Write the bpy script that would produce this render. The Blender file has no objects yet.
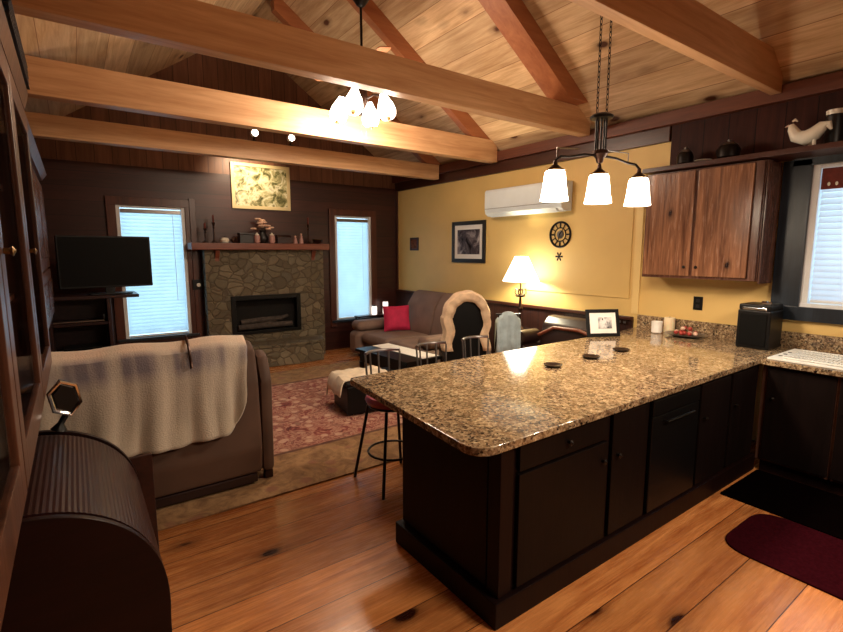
import bpy, bmesh, math, random
from mathutils import Vector, Matrix, Euler
random.seed(7)
S = bpy.context.scene
C = S.collection
PI = math.pi

# ------------------------------------------------------------------ materials
def lin(h):
    if isinstance(h, (tuple, list)): return (h[0], h[1], h[2], 1)
    h = h.lstrip('#'); o = []
    for i in (0, 2, 4):
        c = int(h[i:i+2], 16)/255
        o.append(c/12.92 if c <= .04045 else ((c+.055)/1.055)**2.4)
    return (o[0], o[1], o[2], 1)

class NT:
    def __init__(s, name):
        s.m = bpy.data.materials.new(name); s.m.use_nodes = True
        s.t = s.m.node_tree; s.t.nodes.clear()
        s.out = s.n('ShaderNodeOutputMaterial')
    def n(s, k, **kw):
        x = s.t.nodes.new(k)
        for a, b in kw.items(): setattr(x, a, b)
        return x
    def l(s, a, b): s.t.links.new(a, b)
    def set(s, sock, v):
        if hasattr(v, 'is_output') or isinstance(v, bpy.types.NodeSocket): s.l(v, sock)
        else: sock.default_value = v
    def math(s, op, a, b=0.0, c=0.0, clamp=False):
        x = s.n('ShaderNodeMath', operation=op, use_clamp=clamp)
        s.set(x.inputs[0], a); s.set(x.inputs[1], b); s.set(x.inputs[2], c)
        return x.outputs[0]
    def mix(s, f, a, b, blend='MIX'):
        x = s.n('ShaderNodeMix', data_type='RGBA', blend_type=blend)
        s.set(x.inputs[0], f); s.set(x.inputs[6], a); s.set(x.inputs[7], b)
        return x.outputs[2]
    def ramp(s, f, stops, interp='LINEAR'):
        x = s.n('ShaderNodeValToRGB'); x.color_ramp.interpolation = interp
        while len(x.color_ramp.elements) < len(stops): x.color_ramp.elements.new(.5)
        for e, (p, c) in zip(x.color_ramp.elements, stops): e.position = p; e.color = c
        s.l(f, x.inputs[0]); return x.outputs[0]
    def coord(s, kind='Object', scale=(1, 1, 1), loc=(0, 0, 0), rot=(0, 0, 0)):
        c = s.n('ShaderNodeTexCoord'); m = s.n('ShaderNodeMapping')
        m.inputs['Scale'].default_value = scale; m.inputs['Location'].default_value = loc; m.inputs['Rotation'].default_value = rot
        s.l(c.outputs[kind], m.inputs[0]); return m.outputs[0]
    def noise(s, v, scale=5, detail=4, rough=.5, dist=0, dim='3D'):
        x = s.n('ShaderNodeTexNoise', noise_dimensions=dim)
        s.l(v, x.inputs['Vector']); x.inputs['Scale'].default_value = scale
        x.inputs['Detail'].default_value = detail; x.inputs['Roughness'].default_value = rough
        x.inputs['Distortion'].default_value = dist
        return x.outputs[0]
    def vor(s, v, scale=5, feature='F1', rnd=1.0, out='Distance'):
        x = s.n('ShaderNodeTexVoronoi', feature=feature)
        s.l(v, x.inputs['Vector']); x.inputs['Scale'].default_value = scale
        x.inputs['Randomness'].default_value = rnd
        return x.outputs[out]
    def bsdf(s, col, rough=.5, metal=0.0, bump=None, bstr=.3, bdist=.01, **kw):
        b = s.n('ShaderNodeBsdfPrincipled')
        s.set(b.inputs['Base Color'], col); s.set(b.inputs['Roughness'], rough); s.set(b.inputs['Metallic'], metal)
        for k, v in kw.items(): s.set(b.inputs[k.replace('_', ' ')], v)
        if bump is not None:
            bp = s.n('ShaderNodeBump'); bp.inputs['Strength'].default_value = bstr; bp.inputs['Distance'].default_value = bdist
            s.l(bump, bp.inputs['Height']); s.l(bp.outputs[0], b.inputs['Normal'])
        s.l(b.outputs[0], s.out.inputs[0]); return b

def plain(name, col, rough=.5, metal=0.0, var=.12, scale=6, **kw):
    t = NT(name); v = t.coord()
    n = t.noise(v, scale, 3)
    c = lin(col)
    dark = tuple(x*(1-var) for x in c[:3])+(1,); lite = tuple(min(1, x*(1+var)) for x in c[:3])+(1,)
    t.bsdf(t.ramp(n, [(.3, dark), (.7, lite)]), rough, metal, **kw)
    return t.m

def wood(name, c1, c2, grain='X', plank=None, pw=.2, rough=.4, knots=0.0, gap=.015, gapcol='#140a06', var=.35,
         kc='#2a1208', bstr=.15, gs=1.0, knscale=2.2, coat=0.0, spec=.5, pscale=1.0, clen=None):
    """grain axis; plank: axis across boards (or None)"""
    t = NT(name)
    c = t.n('ShaderNodeTexCoord'); sep = t.n('ShaderNodeSeparateXYZ'); t.l(c.outputs['Object'], sep.inputs[0])
    ax = {'X': 0, 'Y': 1, 'Z': 2}
    base = c.outputs['Object']
    rnd = None
    if plank:
        q = t.math('DIVIDE', sep.outputs[ax[plank]], pw)
        q = t.math('ADD', q, 100.37)
        fl = t.math('FLOOR', q); fr = t.math('FRACT', q)
        wn = t.n('ShaderNodeTexWhiteNoise', noise_dimensions='1D'); t.l(fl, wn.inputs['W']); rnd = wn.outputs['Value']
        off = t.n('ShaderNodeCombineXYZ')
        sh = t.math('MULTIPLY', rnd, 37.0)
        t.l(sh, off.inputs[ax[grain]])
        va = t.n('ShaderNodeVectorMath', operation='ADD'); t.l(base, va.inputs[0]); t.l(off.outputs[0], va.inputs[1]); base = va.outputs[0]
    mp = t.n('ShaderNodeMapping'); t.l(base, mp.inputs[0])
    sc = [14*gs, 14*gs, 14*gs]; sc[ax[grain]] = 1.0*gs; mp.inputs['Scale'].default_value = sc
    n1 = t.noise(mp.outputs[0], 1.0, 5, .6, .9)
    n2 = t.noise(mp.outputs[0], 5.0, 3, .6, .2)
    f = t.math('ADD', t.math('MULTIPLY', n1, .75), t.math('MULTIPLY', n2, .25))
    col = t.ramp(f, [(.33, lin(c1)), (.66, lin(c2))])
    if rnd is not None:
        k = t.math('ADD', t.math('MULTIPLY', rnd, var), 1-var*.6)
        cc = t.n('ShaderNodeCombineColor'); [t.l(k, cc.inputs[i]) for i in range(3)]
        col = t.mix(1.0, col, cc.outputs[0], 'MULTIPLY')
    if knots > 0:
        mk = t.n('ShaderNodeMapping'); t.l(base, mk.inputs[0])
        s2 = [knscale*1.9]*3; s2[ax[grain]] = knscale; mk.inputs['Scale'].default_value = s2
        nd = t.n('ShaderNodeVectorMath', operation='ADD'); t.l(mk.outputs[0], nd.inputs[0])
        nn = t.n('ShaderNodeTexNoise'); t.l(mk.outputs[0], nn.inputs['Vector']); nn.inputs['Scale'].default_value = 3
        sv = t.n('ShaderNodeVectorMath', operation='SCALE'); t.l(nn.outputs['Color'], sv.inputs[0]); sv.inputs['Scale'].default_value = .12
        t.l(sv.outputs[0], nd.inputs[1])
        d = t.vor(nd.outputs[0], 1.0)
        kn = t.ramp(d, [(knots*.6, (1, 1, 1, 1)), (knots, (.35, .35, .35, 1)), (knots*2.0, (0, 0, 0, 1))])
        col = t.mix(kn, col, lin(kc))
    if plank:
        e = t.math('MINIMUM', fr, t.math('SUBTRACT', 1.0, fr))
        g = t.ramp(e, [(gap*.5, (1, 1, 1, 1)), (gap*1.3, (0, 0, 0, 1))])
        col = t.mix(g, col, lin(gapcol))
    b = t.bsdf(col, t.math('ADD', t.math('MULTIPLY', n2, .2), rough-.1), bump=f, bstr=bstr, bdist=.004)
    b.inputs['Coat Weight'].default_value = coat; b.inputs['Coat Roughness'].default_value = .15
    b.inputs['Specular IOR Level'].default_value = spec
    return t.m

def emis(name, col, strength):
    t = NT(name); e = t.n('ShaderNodeEmission'); e.inputs[0].default_value = lin(col); e.inputs[1].default_value = strength
    t.l(e.outputs[0], t.out.inputs[0]); return t.m

def glass_pane(name):
    t = NT(name); a = t.n('ShaderNodeBsdfTransparent'); g = t.n('ShaderNodeBsdfGlossy'); g.inputs['Roughness'].default_value = .03
    m = t.n('ShaderNodeMixShader'); m.inputs[0].default_value = .08
    t.l(a.outputs[0], m.inputs[1]); t.l(g.outputs[0], m.inputs[2]); t.l(m.outputs[0], t.out.inputs[0]); return t.m

def translucent(name, col, frac=.7, emit=0, ecol='#ffffff'):
    t = NT(name); v = t.coord(); n = t.noise(v, 4, 2)
    c = lin(col); cr = t.ramp(n, [(.3, tuple(x*.9 for x in c[:3])+(1,)), (.7, c)])
    d = t.n('ShaderNodeBsdfDiffuse'); tr = t.n('ShaderNodeBsdfTranslucent'); t.l(cr, d.inputs[0]); t.l(cr, tr.inputs[0])
    m = t.n('ShaderNodeMixShader'); m.inputs[0].default_value = frac
    t.l(d.outputs[0], m.inputs[1]); t.l(tr.outputs[0], m.inputs[2])
    o = m.outputs[0]
    if emit:
        e = t.n('ShaderNodeEmission'); e.inputs[0].default_value = lin(ecol); e.inputs[1].default_value = emit
        a = t.n('ShaderNodeAddShader'); t.l(o, a.inputs[0]); t.l(e.outputs[0], a.inputs[1]); o = a.outputs[0]
    t.l(o, t.out.inputs[0]); return t.m

M = {}
M['ceil'] = wood('ceiling_pine', '#b08a62', '#e0c29a', 'Y', 'X', .26, .45, knots=.13, var=.35, gap=.009, gapcol='#7a4a28', kc='#4a2410', knscale=1.7, spec=.3)
M['beam'] = wood('beam_pine', '#bb8a5e', '#dfb68a', 'X', None, rough=.45, knots=.06, kc='#5a2c12', knscale=1.1, gs=.8)
M['rafter'] = wood('rafter_pine', '#8f5232', '#ac6e46', 'X', None, rough=.5, knots=.05, kc='#4a2010', knscale=1.2, gs=.8)
M['plate'] = wood('plate_wood', '#52291b', '#6e3d28', 'Y', None, rough=.5, gs=.8)
M['floor'] = wood('floor_pine', '#9c5528', '#dc9658', 'X', 'Y', .27, .27, knots=.13, var=.55, gap=.010, gapcol='#3a1608', kc='#2a0e06', knscale=1.55, coat=.25)
M['darkwall'] = wood('dark_paneling', '#2c120d', '#431d15', 'X', 'Z', .19, .42, var=.3, gap=.02, gapcol='#140705', knots=.03, kc='#1d0b07')
M['darkboard'] = wood('dark_board', '#2c120e', '#452017', 'Z', 'Y', .22, .6, spec=.2, var=.4, gap=.02, gapcol='#0c0504')
M['wains'] = wood('dark_wainscot', '#26130f', '#3b1e17', 'Z', 'Y', .14, .4, var=.3, gap=.03, gapcol='#0c0504')
M['darktrim'] = wood('dark_trim', '#321811', '#4a261a', 'Y', None, rough=.35)
M['darktrimx'] = wood('dark_trim_across', '#3d1f16', '#5b3022', 'Z', None, rough=.35)
M['mantel'] = wood('mantel_wood', '#62301f', '#84452e', 'X', None, rough=.4)
M['cab'] = wood('rustic_cabinet', '#4a2b1e', '#a07254', 'Z', None, rough=.25, knots=.09, kc='#241008', knscale=2.0, bstr=.9, gs=1.0, coat=.2)
M['cabframe'] = wood('cabinet_frame', '#40281f', '#6b4a3d', 'Z', None, rough=.25)
M['base'] = wood('dark_base_cabinet', '#0e0404', '#180806', 'Z', None, rough=.5, gs=.9, spec=.15)
M['basedoor'] = wood('dark_base_door', '#0a0504', '#130a09', 'Z', None, rough=.5, gs=.9, knots=.04, kc='#251813', spec=.15)
M['hutch'] = wood('hutch_wood', '#3a1f16', '#66402e', 'Z', None, rough=.35, coat=.2)
M['mahog'] = wood('mahogany', '#1d0908', '#351513', 'Y', None, rough=.4, coat=.15, gs=1.3)
M['gable'] = wood('gable_pine', '#603a28', '#83573e', 'Z', 'X', .2, .5, var=.3, gap=.02, gapcol='#3a1c10', knots=.06)
M['mahogend'] = wood('mahogany_end', '#150707', '#210c0b', 'X', None, rough=.4, spec=.3)
M['yellow'] = plain('yellow_paint', '#dab872', .55, var=.05, scale=2)
M['yellow2'] = plain('pale_yellow_paint', '#e4c684', .5, var=.04, scale=2)
M['white'] = plain('white_plastic', '#e6e6e0', .35, var=.03)
M['acw'] = plain('air_conditioner_plastic', '#dce6ea', .25, var=.03)
M['trimw'] = plain('white_trim', '#dfe3e6', .4, var=.03)
M['bluetrim'] = wood('slate_blue_casing', '#0f151d', '#222c38', 'Z', None, rough=.35)
M['black'] = plain('black_plastic', '#070708', .4, var=.1, Specular_IOR_Level=.3)
M['screen'] = plain('tv_screen', '#020202', .6, var=.05, Specular_IOR_Level=.15)
M['iron'] = plain('dark_iron', '#1c1614', .4, .7, var=.1)
M['bronze'] = plain('bronze', '#3d2a22', .35, .8, var=.15)
M['brass'] = plain('aged_brass', '#80633c', .35, .9, var=.1)
M['chrome'] = plain('chrome', '#c9ccd0', .15, 1.0, var=.03)
M['pewter'] = plain('pewter', '#8d8a88', .3, .9, var=.05)
M['leather'] = plain('brown_microfibre', '#553c2e', .7, var=.22, scale=3)
M['darkleather'] = plain('dark_leather', '#2a1a18', .32, var=.2, scale=3)
M['taupe'] = plain('taupe_upholstery', '#7e675c', .8, var=.16, scale=4)
M['red'] = plain('red_fabric', '#c42552', .8, var=.15, scale=9)
M['redvinyl'] = plain('red_vinyl', '#8a2c3a', .4, var=.15, scale=9)
M['cream'] = plain('cream_fleece', '#dcc0a0', .95, var=.14, scale=14)
M['creamlt'] = plain('cream_cloth', '#e2d3ba', .9, var=.1, scale=14)
M['blue'] = plain('pale_blue_cloth', '#a9bcc4', .9, var=.12, scale=14)
M['mat'] = plain('maroon_mat', '#2c0910', 1.0, var=.25, scale=60, Specular_IOR_Level=.0)
M['bsheet'] = plain('black_corner_sheet', '#060303', 1.0, var=.25, scale=60, Specular_IOR_Level=.0)  # shade of the sink corner, put in as a black sheet's colour
M['wax'] = plain('cream_wax', '#ead9b4', .5, var=.04, Subsurface_Weight=.2)
M['waxw'] = plain('white_wax', '#e9e6e0', .5, var=.04)
M['ceramic'] = plain('white_ceramic', '#efe9d8', .25, var=.03)
M['pot'] = plain('pink_pot', '#b98b83', .4, var=.1)
M['flower'] = plain('dried_petals', '#dcb8a2', .8, var=.2, scale=30)
M['leafdk'] = plain('dark_leaf', '#3b3226', .8, var=.3, scale=30)
M['darkbox'] = plain('dark_tin', '#1d1a1a', .4, var=.2)
M['log'] = plain('grey_log', '#4a423d', .9, var=.4, scale=20)
M['firebox'] = plain('soot_brick', '#100d0c', .9, var=.4, scale=20)
M['mirror'] = plain('mirror_glass', '#d0d4d8', .03, 1.0, var=.01)
M['glass'] = glass_pane('window_glass')
M['blind'] = translucent('blind_slat', '#dfeaf0', .75)
M['kblind'] = translucent('pinkish_blind_slat', '#e6dcdc', .75)
M['valance'] = plain('rust_valance', '#6b2f26', .9, var=.2, scale=20)
M['kshade'] = emis('warm_pendant_shade', '#ffe9cc', 11.0)
M['fshade'] = emis('fan_light_shade', '#fff0dc', 6.0)
M['lshade'] = emis('table_lamp_shade', '#fff4dc', 4.5)
M['spot'] = emis('spot_lens', '#fff0e0', 8.0)
M['cookie'] = plain('red_berries', '#a3382e', .5, var=.35, scale=40)
M['paper'] = plain('paper_mat', '#e3e0da', .8, var=.03)

# granite
t = NT('speckled_granite'); v = t.coord()
n1 = t.noise(v, 9, 4, .6); v1 = t.vor(v, 55, out='Color'); v2 = t.vor(v, 110, out='Color')
r1 = t.n('ShaderNodeSeparateColor'); t.l(v1, r1.inputs[0]); r2 = t.n('ShaderNodeSeparateColor'); t.l(v2, r2.inputs[0])
a = t.ramp(r1.outputs[0], [(0, lin('#1f1712')), (.24, lin('#7a6048')), (.5, lin('#9a8060')), (.78, lin('#c0a882')), (1, lin('#5a4838'))], 'CONSTANT')
b_ = t.ramp(r2.outputs[0], [(0, lin('#120d0b')), (.2, lin('#876e52')), (.6, lin('#b0977a')), (.9, lin('#dccaa8'))], 'CONSTANT')
c_ = t.mix(.45, a, b_)
c_ = t.mix(t.ramp(n1, [(.4, (0, 0, 0, 1)), (.75, (.5, .5, .5, 1))]), c_, lin('#3c2f25'))
t.bsdf(c_, .09, Specular_IOR_Level=.5); M['granite'] = t.m

# fieldstone
t = NT('fieldstone'); v = t.coord(scale=(1, 1, 1.3)); 
nz = t.n('ShaderNodeTexNoise'); t.l(v, nz.inputs['Vector']); nz.inputs['Scale'].default_value = 2.5
sv = t.n('ShaderNodeVectorMath', operation='SCALE'); t.l(nz.outputs['Color'], sv.inputs[0]); sv.inputs['Scale'].default_value = .25
va = t.n('ShaderNodeVectorMath', operation='ADD'); t.l(v, va.inputs[0]); t.l(sv.outputs[0], va.inputs[1])
cl = t.n('ShaderNodeSeparateColor'); t.l(t.vor(va.outputs[0], 7, out='Color'), cl.inputs[0])
ed = t.vor(va.outputs[0], 7, 'DISTANCE_TO_EDGE')
sc_ = t.ramp(cl.outputs[0], [(0, lin('#5c5342')), (.3, lin('#7a705a')), (.55, lin('#675a46')), (.75, lin('#8b7f68')), (1, lin('#625d50'))])
sc_ = t.mix(t.math('MULTIPLY', t.noise(v, 18, 4), .6), sc_, lin('#4c4436'))
m_ = t.ramp(ed, [(.015, (1, 1, 1, 1)), (.05, (0, 0, 0, 1))])
sc_ = t.mix(m_, sc_, lin('#574d3e'))
t.bsdf(sc_, .75, bump=t.math('MINIMUM', ed, .12), bstr=.8, bdist=.12); M['stone'] = t.m

# rug
t = NT('persian_rug'); c = t.n('ShaderNodeTexCoord'); sp = t.n('ShaderNodeSeparateXYZ'); t.l(c.outputs['Object'], sp.inputs[0])
X0, X1, Y0, Y1 = -.3, 3.6, 3.26, 6.75
def band(d):   # distance inside the rug's border
    a = t.math('MINIMUM', t.math('SUBTRACT', sp.outputs[0], X0), t.math('SUBTRACT', X1, sp.outputs[0]))
    b = t.math('MINIMUM', t.math('SUBTRACT', sp.outputs[1], Y0), t.math('SUBTRACT', Y1, sp.outputs[1]))
    return t.math('MINIMUM', a, b)
d = band(0)
fl1 = t.noise(c.outputs['Object'], 5.5, 5, .7, 1.6); fl2 = t.vor(c.outputs['Object'], 5)
fl3 = t.vor(c.outputs['Object'], 8)
field = t.ramp(fl1, [(.3, lin('#48211f')), (.43, lin('#8c4640')), (.5, lin('#b99078')), (.56, lin('#7c3836')), (.64, lin('#9a7462')), (.72, lin('#53403a'))])
field = t.mix(t.ramp(fl3, [(.25, (.8, .8, .8, 1)), (.34, (0, 0, 0, 1))]), field, lin('#c8a48c'))
tan = t.ramp(fl1, [(.35, lin('#755538')), (.6, lin('#a07d56'))])
tan = t.mix(t.ramp(fl2, [(.18, (.7, .7, .7, 1)), (.3, (0, 0, 0, 1))]), tan, lin('#8a5b48'))
col = t.mix(t.ramp(d, [(.68, (0, 0, 0, 1)), (.70, (1, 1, 1, 1))]), tan, field)
ln = t.ramp(d, [(.0, lin('#5a3a28')), (.05, (0, 0, 0, 1)), (.64, (0, 0, 0, 1)), (.66, (1, 1, 1, 1)), (.68, (1, 1, 1, 1)), (.7, (0, 0, 0, 1))])
lf = t.math('MULTIPLY', ln, .8)
col = t.mix(lf, col, lin('#4d2428'))
t.bsdf(col, .95, bump=t.noise(c.outputs['Object'], 180, 2), bstr=.4); M['rug'] = t.m

# striped blanket (uses its cloth uv: y runs down the back)
t = NT('striped_throw'); c = t.n('ShaderNodeTexCoord'); sp = t.n('ShaderNodeSeparateXYZ'); t.l(c.outputs['UV'], sp.inputs[0])
yy = sp.outputs[1]
w = t.ramp(yy, [(0, lin('#efd9c4')), (.45, lin('#ecd4be')), (.50, lin('#7f767e')), (.56, lin('#7a727c')), (.62, lin('#b9ab9c')), (.8, lin('#b4a694')), (.9, lin('#c0b29e'))])
xs = t.noise(t.coord('UV', (9, .7, 1)), 1, 2)
w = t.mix(t.ramp(xs, [(.45, (0, 0, 0, 1)), (.62, (.7, .7, .7, 1))]), w, lin('#e3d6c2'))
w = t.mix(t.math('MULTIPLY', t.noise(t.coord('UV', (60, 60, 1)), 1, 3), .2), w, lin('#5d5048'))
t.bsdf(w, .95, bump=t.noise(t.coord('UV', (140, 140, 1)), 1, 2), bstr=.5, Sheen_Weight=.3); M['throw'] = t.m

def painting(name, stops, scale=(2, 2, 2), ns=2.5, rough=.25):
    t = NT(name); v = t.coord(scale=scale); n = t.noise(v, ns, 6, .6, .8)
    t.bsdf(t.ramp(n, [(p, lin(c)) for p, c in stops]), rough); return t.m
M['paintA'] = painting('garden_painting', [(.3, '#2f3020'), (.42, '#6b6a44'), (.5, '#b3ab80'), (.58, '#d8d2b4'), (.68, '#7a7450'), (.8, '#4a4a30')], ns=4)
M['paintB'] = painting('grey_print', [(.35, '#221e22'), (.48, '#4a4348'), (.58, '#827a7c'), (.7, '#b9b2b0')])
M['paintC'] = painting('sketch', [(.35, '#3b3b40'), (.48, '#9a9a9c'), (.6, '#d8d8d6')], ns=6)
M['paintD'] = painting('small_icon', [(.35, '#2d1712'), (.5, '#7a4a30'), (.65, '#3b211a')], ns=8)

# ------------------------------------------------------------------ mesh helpers
def box(bm, x0, x1, y0, y1, z0, z1, bev=0, seg=2, mat=None):
    r = bmesh.ops.create_cube(bm, size=1)
    vs = r['verts']
    for v in vs: v.co = Vector(((x0+x1)/2+v.co.x*(x1-x0), (y0+y1)/2+v.co.y*(y1-y0), (z0+z1)/2+v.co.z*(z1-z0)))
    if bev:
        es = list({e for v in vs for e in v.link_edges})
        r2 = bmesh.ops.bevel(bm, geom=es, offset=bev, segments=seg, profile=.5, affect='EDGES', clamp_overlap=True)
        vs = list({v for f in r2['faces'] for v in f.verts} | {v for v in vs if v.is_valid})
    if mat is not None: bmesh.ops.transform(bm, matrix=mat, verts=[v for v in vs if v.is_valid])
    return vs

def B(*a, **k):
    bm = bmesh.new(); box(bm, *a, **k); return bm

def ring(bm, c, ax, r, n, ry=None):
    ax = ax.normalized(); u = ax.orthogonal().normalized(); w = ax.cross(u)
    return [bm.verts.new(c+u*math.cos(2*PI*i/n)*r+w*math.sin(2*PI*i/n)*(ry or r)) for i in range(n)]

def tube(bm, pts, r, n=8, closed=False):
    pts = [Vector(p) for p in pts]; k = len(pts)
    rs = r if isinstance(r, (list, tuple)) else [r]*k
    rings = []; u = None
    for i, p in enumerate(pts):
        a = pts[(i-1) % k] if (i > 0 or closed) else p; b = pts[(i+1) % k] if (i < k-1 or closed) else p
        t = (b-a).normalized()
        if u is None: u = t.orthogonal().normalized()
        else: u = (u-t*u.dot(t)).normalized()
        w = t.cross(u)
        rings.append([bm.verts.new(p+(u*math.cos(2*PI*j/n)+w*math.sin(2*PI*j/n))*rs[i]) for j in range(n)])
    for i in range(k if closed else k-1):
        A, Bq = rings[i], rings[(i+1) % k]
        for j in range(n): bm.faces.new((A[j], A[(j+1) % n], Bq[(j+1) % n], Bq[j]))
    if not closed:
        bm.faces.new(rings[0][::-1]); bm.faces.new(rings[-1])
def T(pts, r, n=8, closed=False):
    bm = bmesh.new(); tube(bm, pts, r, n, closed); return bm

def lathe(bm, prof, c=(0, 0, 0), n=20, axis='Z', capt=True):
    """prof: (radius, height) list"""
    c = Vector(c); rr = []
    for r, h in prof:
        row = []
        for i in range(n):
            a = 2*PI*i/n; x, y = r*math.cos(a), r*math.sin(a)
            q = {'Z': (x, y, h), 'X': (h, x, y), 'Y': (x, h, y)}[axis]
            row.append(bm.verts.new(c+Vector(q)))
        rr.append(row)
    for A, Bq in zip(rr, rr[1:]):
        for j in range(n): bm.faces.new((A[j], A[(j+1) % n], Bq[(j+1) % n], Bq[j]))
    if capt:
        if prof[0][0] > 1e-4: bm.faces.new(rr[0][::-1])
        if prof[-1][0] > 1e-4: bm.faces.new(rr[-1])
def L(prof, c=(0, 0, 0), n=20, axis='Z', capt=True):
    bm = bmesh.new(); lathe(bm, prof, c, n, axis, capt); return bm

def prism(pts, axis, a, b, bev=0):
    """pts 2-D outline; extruded along axis from a to b"""
    bm = bmesh.new()
    def P(p, h): return {'X': (h, p[0], p[1]), 'Y': (p[0], h, p[1]), 'Z': (p[0], p[1], h)}[axis]
    A = [bm.verts.new(P(p, a)) for p in pts]; Bq = [bm.verts.new(P(p, b)) for p in pts]
    bm.faces.new(A); bm.faces.new(Bq[::-1]); n = len(pts)
    for i in range(n): bm.faces.new((A[i], Bq[i], Bq[(i+1) % n], A[(i+1) % n]))
    bmesh.ops.recalc_face_normals(bm, faces=bm.faces)
    if bev: bmesh.ops.bevel(bm, geom=list(bm.edges), offset=bev, segments=2, profile=.5, affect='EDGES', clamp_overlap=True)
    return bm

def rootloc(p):
    v = Vector((0, 0, 0))
    while p is not None: v += p.location; p = p.parent
    return v

def obj(name, bm, mat, parent=None, world=True, smooth=True, label=None):
    bmesh.ops.recalc_face_normals(bm, faces=bm.faces)
    if parent is not None and world: bmesh.ops.translate(bm, verts=bm.verts, vec=-rootloc(parent))
    me = bpy.data.meshes.new(name); bm.to_mesh(me); bm.free()
    me.materials.append(mat if not isinstance(mat, str) else M[mat])
    if smooth:
        for p in me.polygons: p.use_smooth = True
        try: me.set_sharp_from_angle(angle=math.radians(38))
        except Exception: pass
    o = bpy.data.objects.new(name, me); C.objects.link(o); o.parent = parent
    if smooth and len(me.polygons) < 500:
        wm = o.modifiers.new('normals', 'WEIGHTED_NORMAL'); wm.keep_sharp = True; wm.weight = 80
    if label: o['label'] = label
    return o

def thing(name, label, cat, loc=(0, 0, 0), rotz=0, group=None):
    o = bpy.data.objects.new(name, None); C.objects.link(o); o.empty_display_size = .1
    o.location = loc; o.rotation_euler = (0, 0, rotz); o['label'] = label; o['category'] = cat
    if group: o['group'] = group
    return o
def tag(o, label, cat, group=None):
    o['label'] = label; o['category'] = cat
    if group: o['group'] = group
    return o
def struct(name, bm, m, parent=None, smooth=False):
    o = obj(name, bm, m, parent, smooth=smooth)
    if parent is None: o['kind'] = 'structure'
    return o
def origin(o, loc):
    """put a one-mesh thing's origin at its base"""
    loc = Vector(loc); o.data.transform(Matrix.Translation(-loc)); o.location = loc; return o
def dup(root, loc, rotz=None, label=None, scale=None):
    def cp(o, p):
        c = o.copy(); C.objects.link(c); c.parent = p
        for ch in list(o.children): cp(ch, c)
        return c
    r = cp(root, None); r.location = loc
    if rotz is not None: r.rotation_euler = (0, 0, rotz)
    if label: r['label'] = label
    if scale: r.scale = scale
    return r

# ------------------------------------------------------------------ room shell
WX, LX, FY, BY = 5.03, -.42, 7.82, -2.2
RX, RZ, SL = 2.3, 4.99, .686
EZ = RZ-(WX-RX)*SL
LZ = RZ-(RX-LX)*SL
struct('floor', B(LX-.1, WX+.1, BY-.1, FY+.1, -.1, 0), 'floor')
bm = bmesh.new()
for (xa, za, xb, zb) in ((LX-.1, LZ-.1*SL, RX, RZ), (RX, RZ, WX+.1, EZ-.1*SL)):
    v = [bm.verts.new(p) for p in ((xa, BY-.1, za), (xb, BY-.1, zb), (xb, FY+.1, zb), (xa, FY+.1, za),
                                   (xa, BY-.1, za+.1), (xb, BY-.1, zb+.1), (xb, FY+.1, zb+.1), (xa, FY+.1, za+.1))]
    for f in ((0, 1, 2, 3), (4, 5, 6, 7), (0, 1, 5, 4), (2, 3, 7, 6), (0, 3, 7, 4), (1, 2, 6, 5)): bm.faces.new([v[i] for i in f])
struct('ceiling', bm, 'ceil')
# far wall with two window openings
W1 = (.51, 1.36, .53, 2.37); W2 = (3.73, 4.45, .53, 2.36)
bm = bmesh.new()
ya, yb = FY, FY+.12
box(bm, LX-.1, W1[0], ya, yb, 0, 2.9)
box(bm, W1[1], W2[0], ya, yb, 0, 2.9); box(bm, W2[1], WX+.1, ya, yb, 0, 2.9)
for w in (W1, W2): box(bm, w[0], w[1], ya, yb, 0, w[2]); box(bm, w[0], w[1], ya, yb, w[3], 2.9)
struct('wall_far', bm, 'darkwall')
struct('wall_gable', prism([(LX-.1, 2.901), (WX+.1, 2.901), (WX+.1, EZ), (RX, RZ+.05), (LX-.1, LZ)], 'Y', ya, yb), 'gable')
struct('wall_back', prism([(LX-.1, 0), (WX+.1, 0), (WX+.1, EZ), (RX, RZ+.05), (LX-.1, LZ)], 'Y', BY-.1, BY), 'darkwall')
struct('wall_left', B(LX-.1, LX, BY, FY, 0, LZ+.02), 'darkboard')
# right wall: window opening over the sink
KW = (.35, 1.45, 1.28, 2.45)
bm = bmesh.new(); xa, xb = WX, WX+.12
box(bm, xa, xb, BY, KW[0], 0, EZ); box(bm, xa, xb, KW[1], FY, 0, EZ)
box(bm, xa, xb, KW[0], KW[1], 0, KW[2]); box(bm, xa, xb, KW[0], KW[1], KW[3], EZ)
struct('wall_right', bm, 'yellow')
struct('trim_1', B(WX-.03, WX, 2.95, FY, 0, .99), 'wains')                          # wainscot
struct('trim_2', B(WX-.055, WX, 2.95, FY, .985, 1.025, .006), 'darktrim')           # chair rail
struct('trim_3', B(WX-.04, WX, 2.66, FY, 2.85, 3.0, .004), 'darktrim')              # dark plank on top of the yellow wall
struct('trim_4', B(WX-.10, WX, BY, FY, 3.0, 3.13, .004), 'plate')                   # wall plate
struct('trim_5', B(WX-.02, WX, BY, 2.65, 2.56, 3.0), 'darkboard')                   # dark boards above the shelf
struct('trim_6', B(WX-.03, WX, FY-.05, FY, 1.02, 2.86), 'darktrim')                 # corner strip
struct('trim_7', B(WX-.018, WX, 2.90, 2.98, 1.06, 2.56, .003), 'yellow2')           # pale strip on the yellow wall
bm = B(WX-.012, WX, 3.02, 4.55, 1.22, 2.46, .003)
struct('trim_8', bm, 'yellow')                                                      # painted-over panel
struct('trim_9', B(LX, LX+.1, BY, FY, LZ-.12, LZ+.02), 'plate')
struct('trim_10', B(1.42, 1.50, FY-.05, FY, 0, 2.5, .004), 'darktrimx')
struct('baseboard_far', B(LX, 1.2, FY-.02, FY, 0, .12), 'darktrim')

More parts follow.
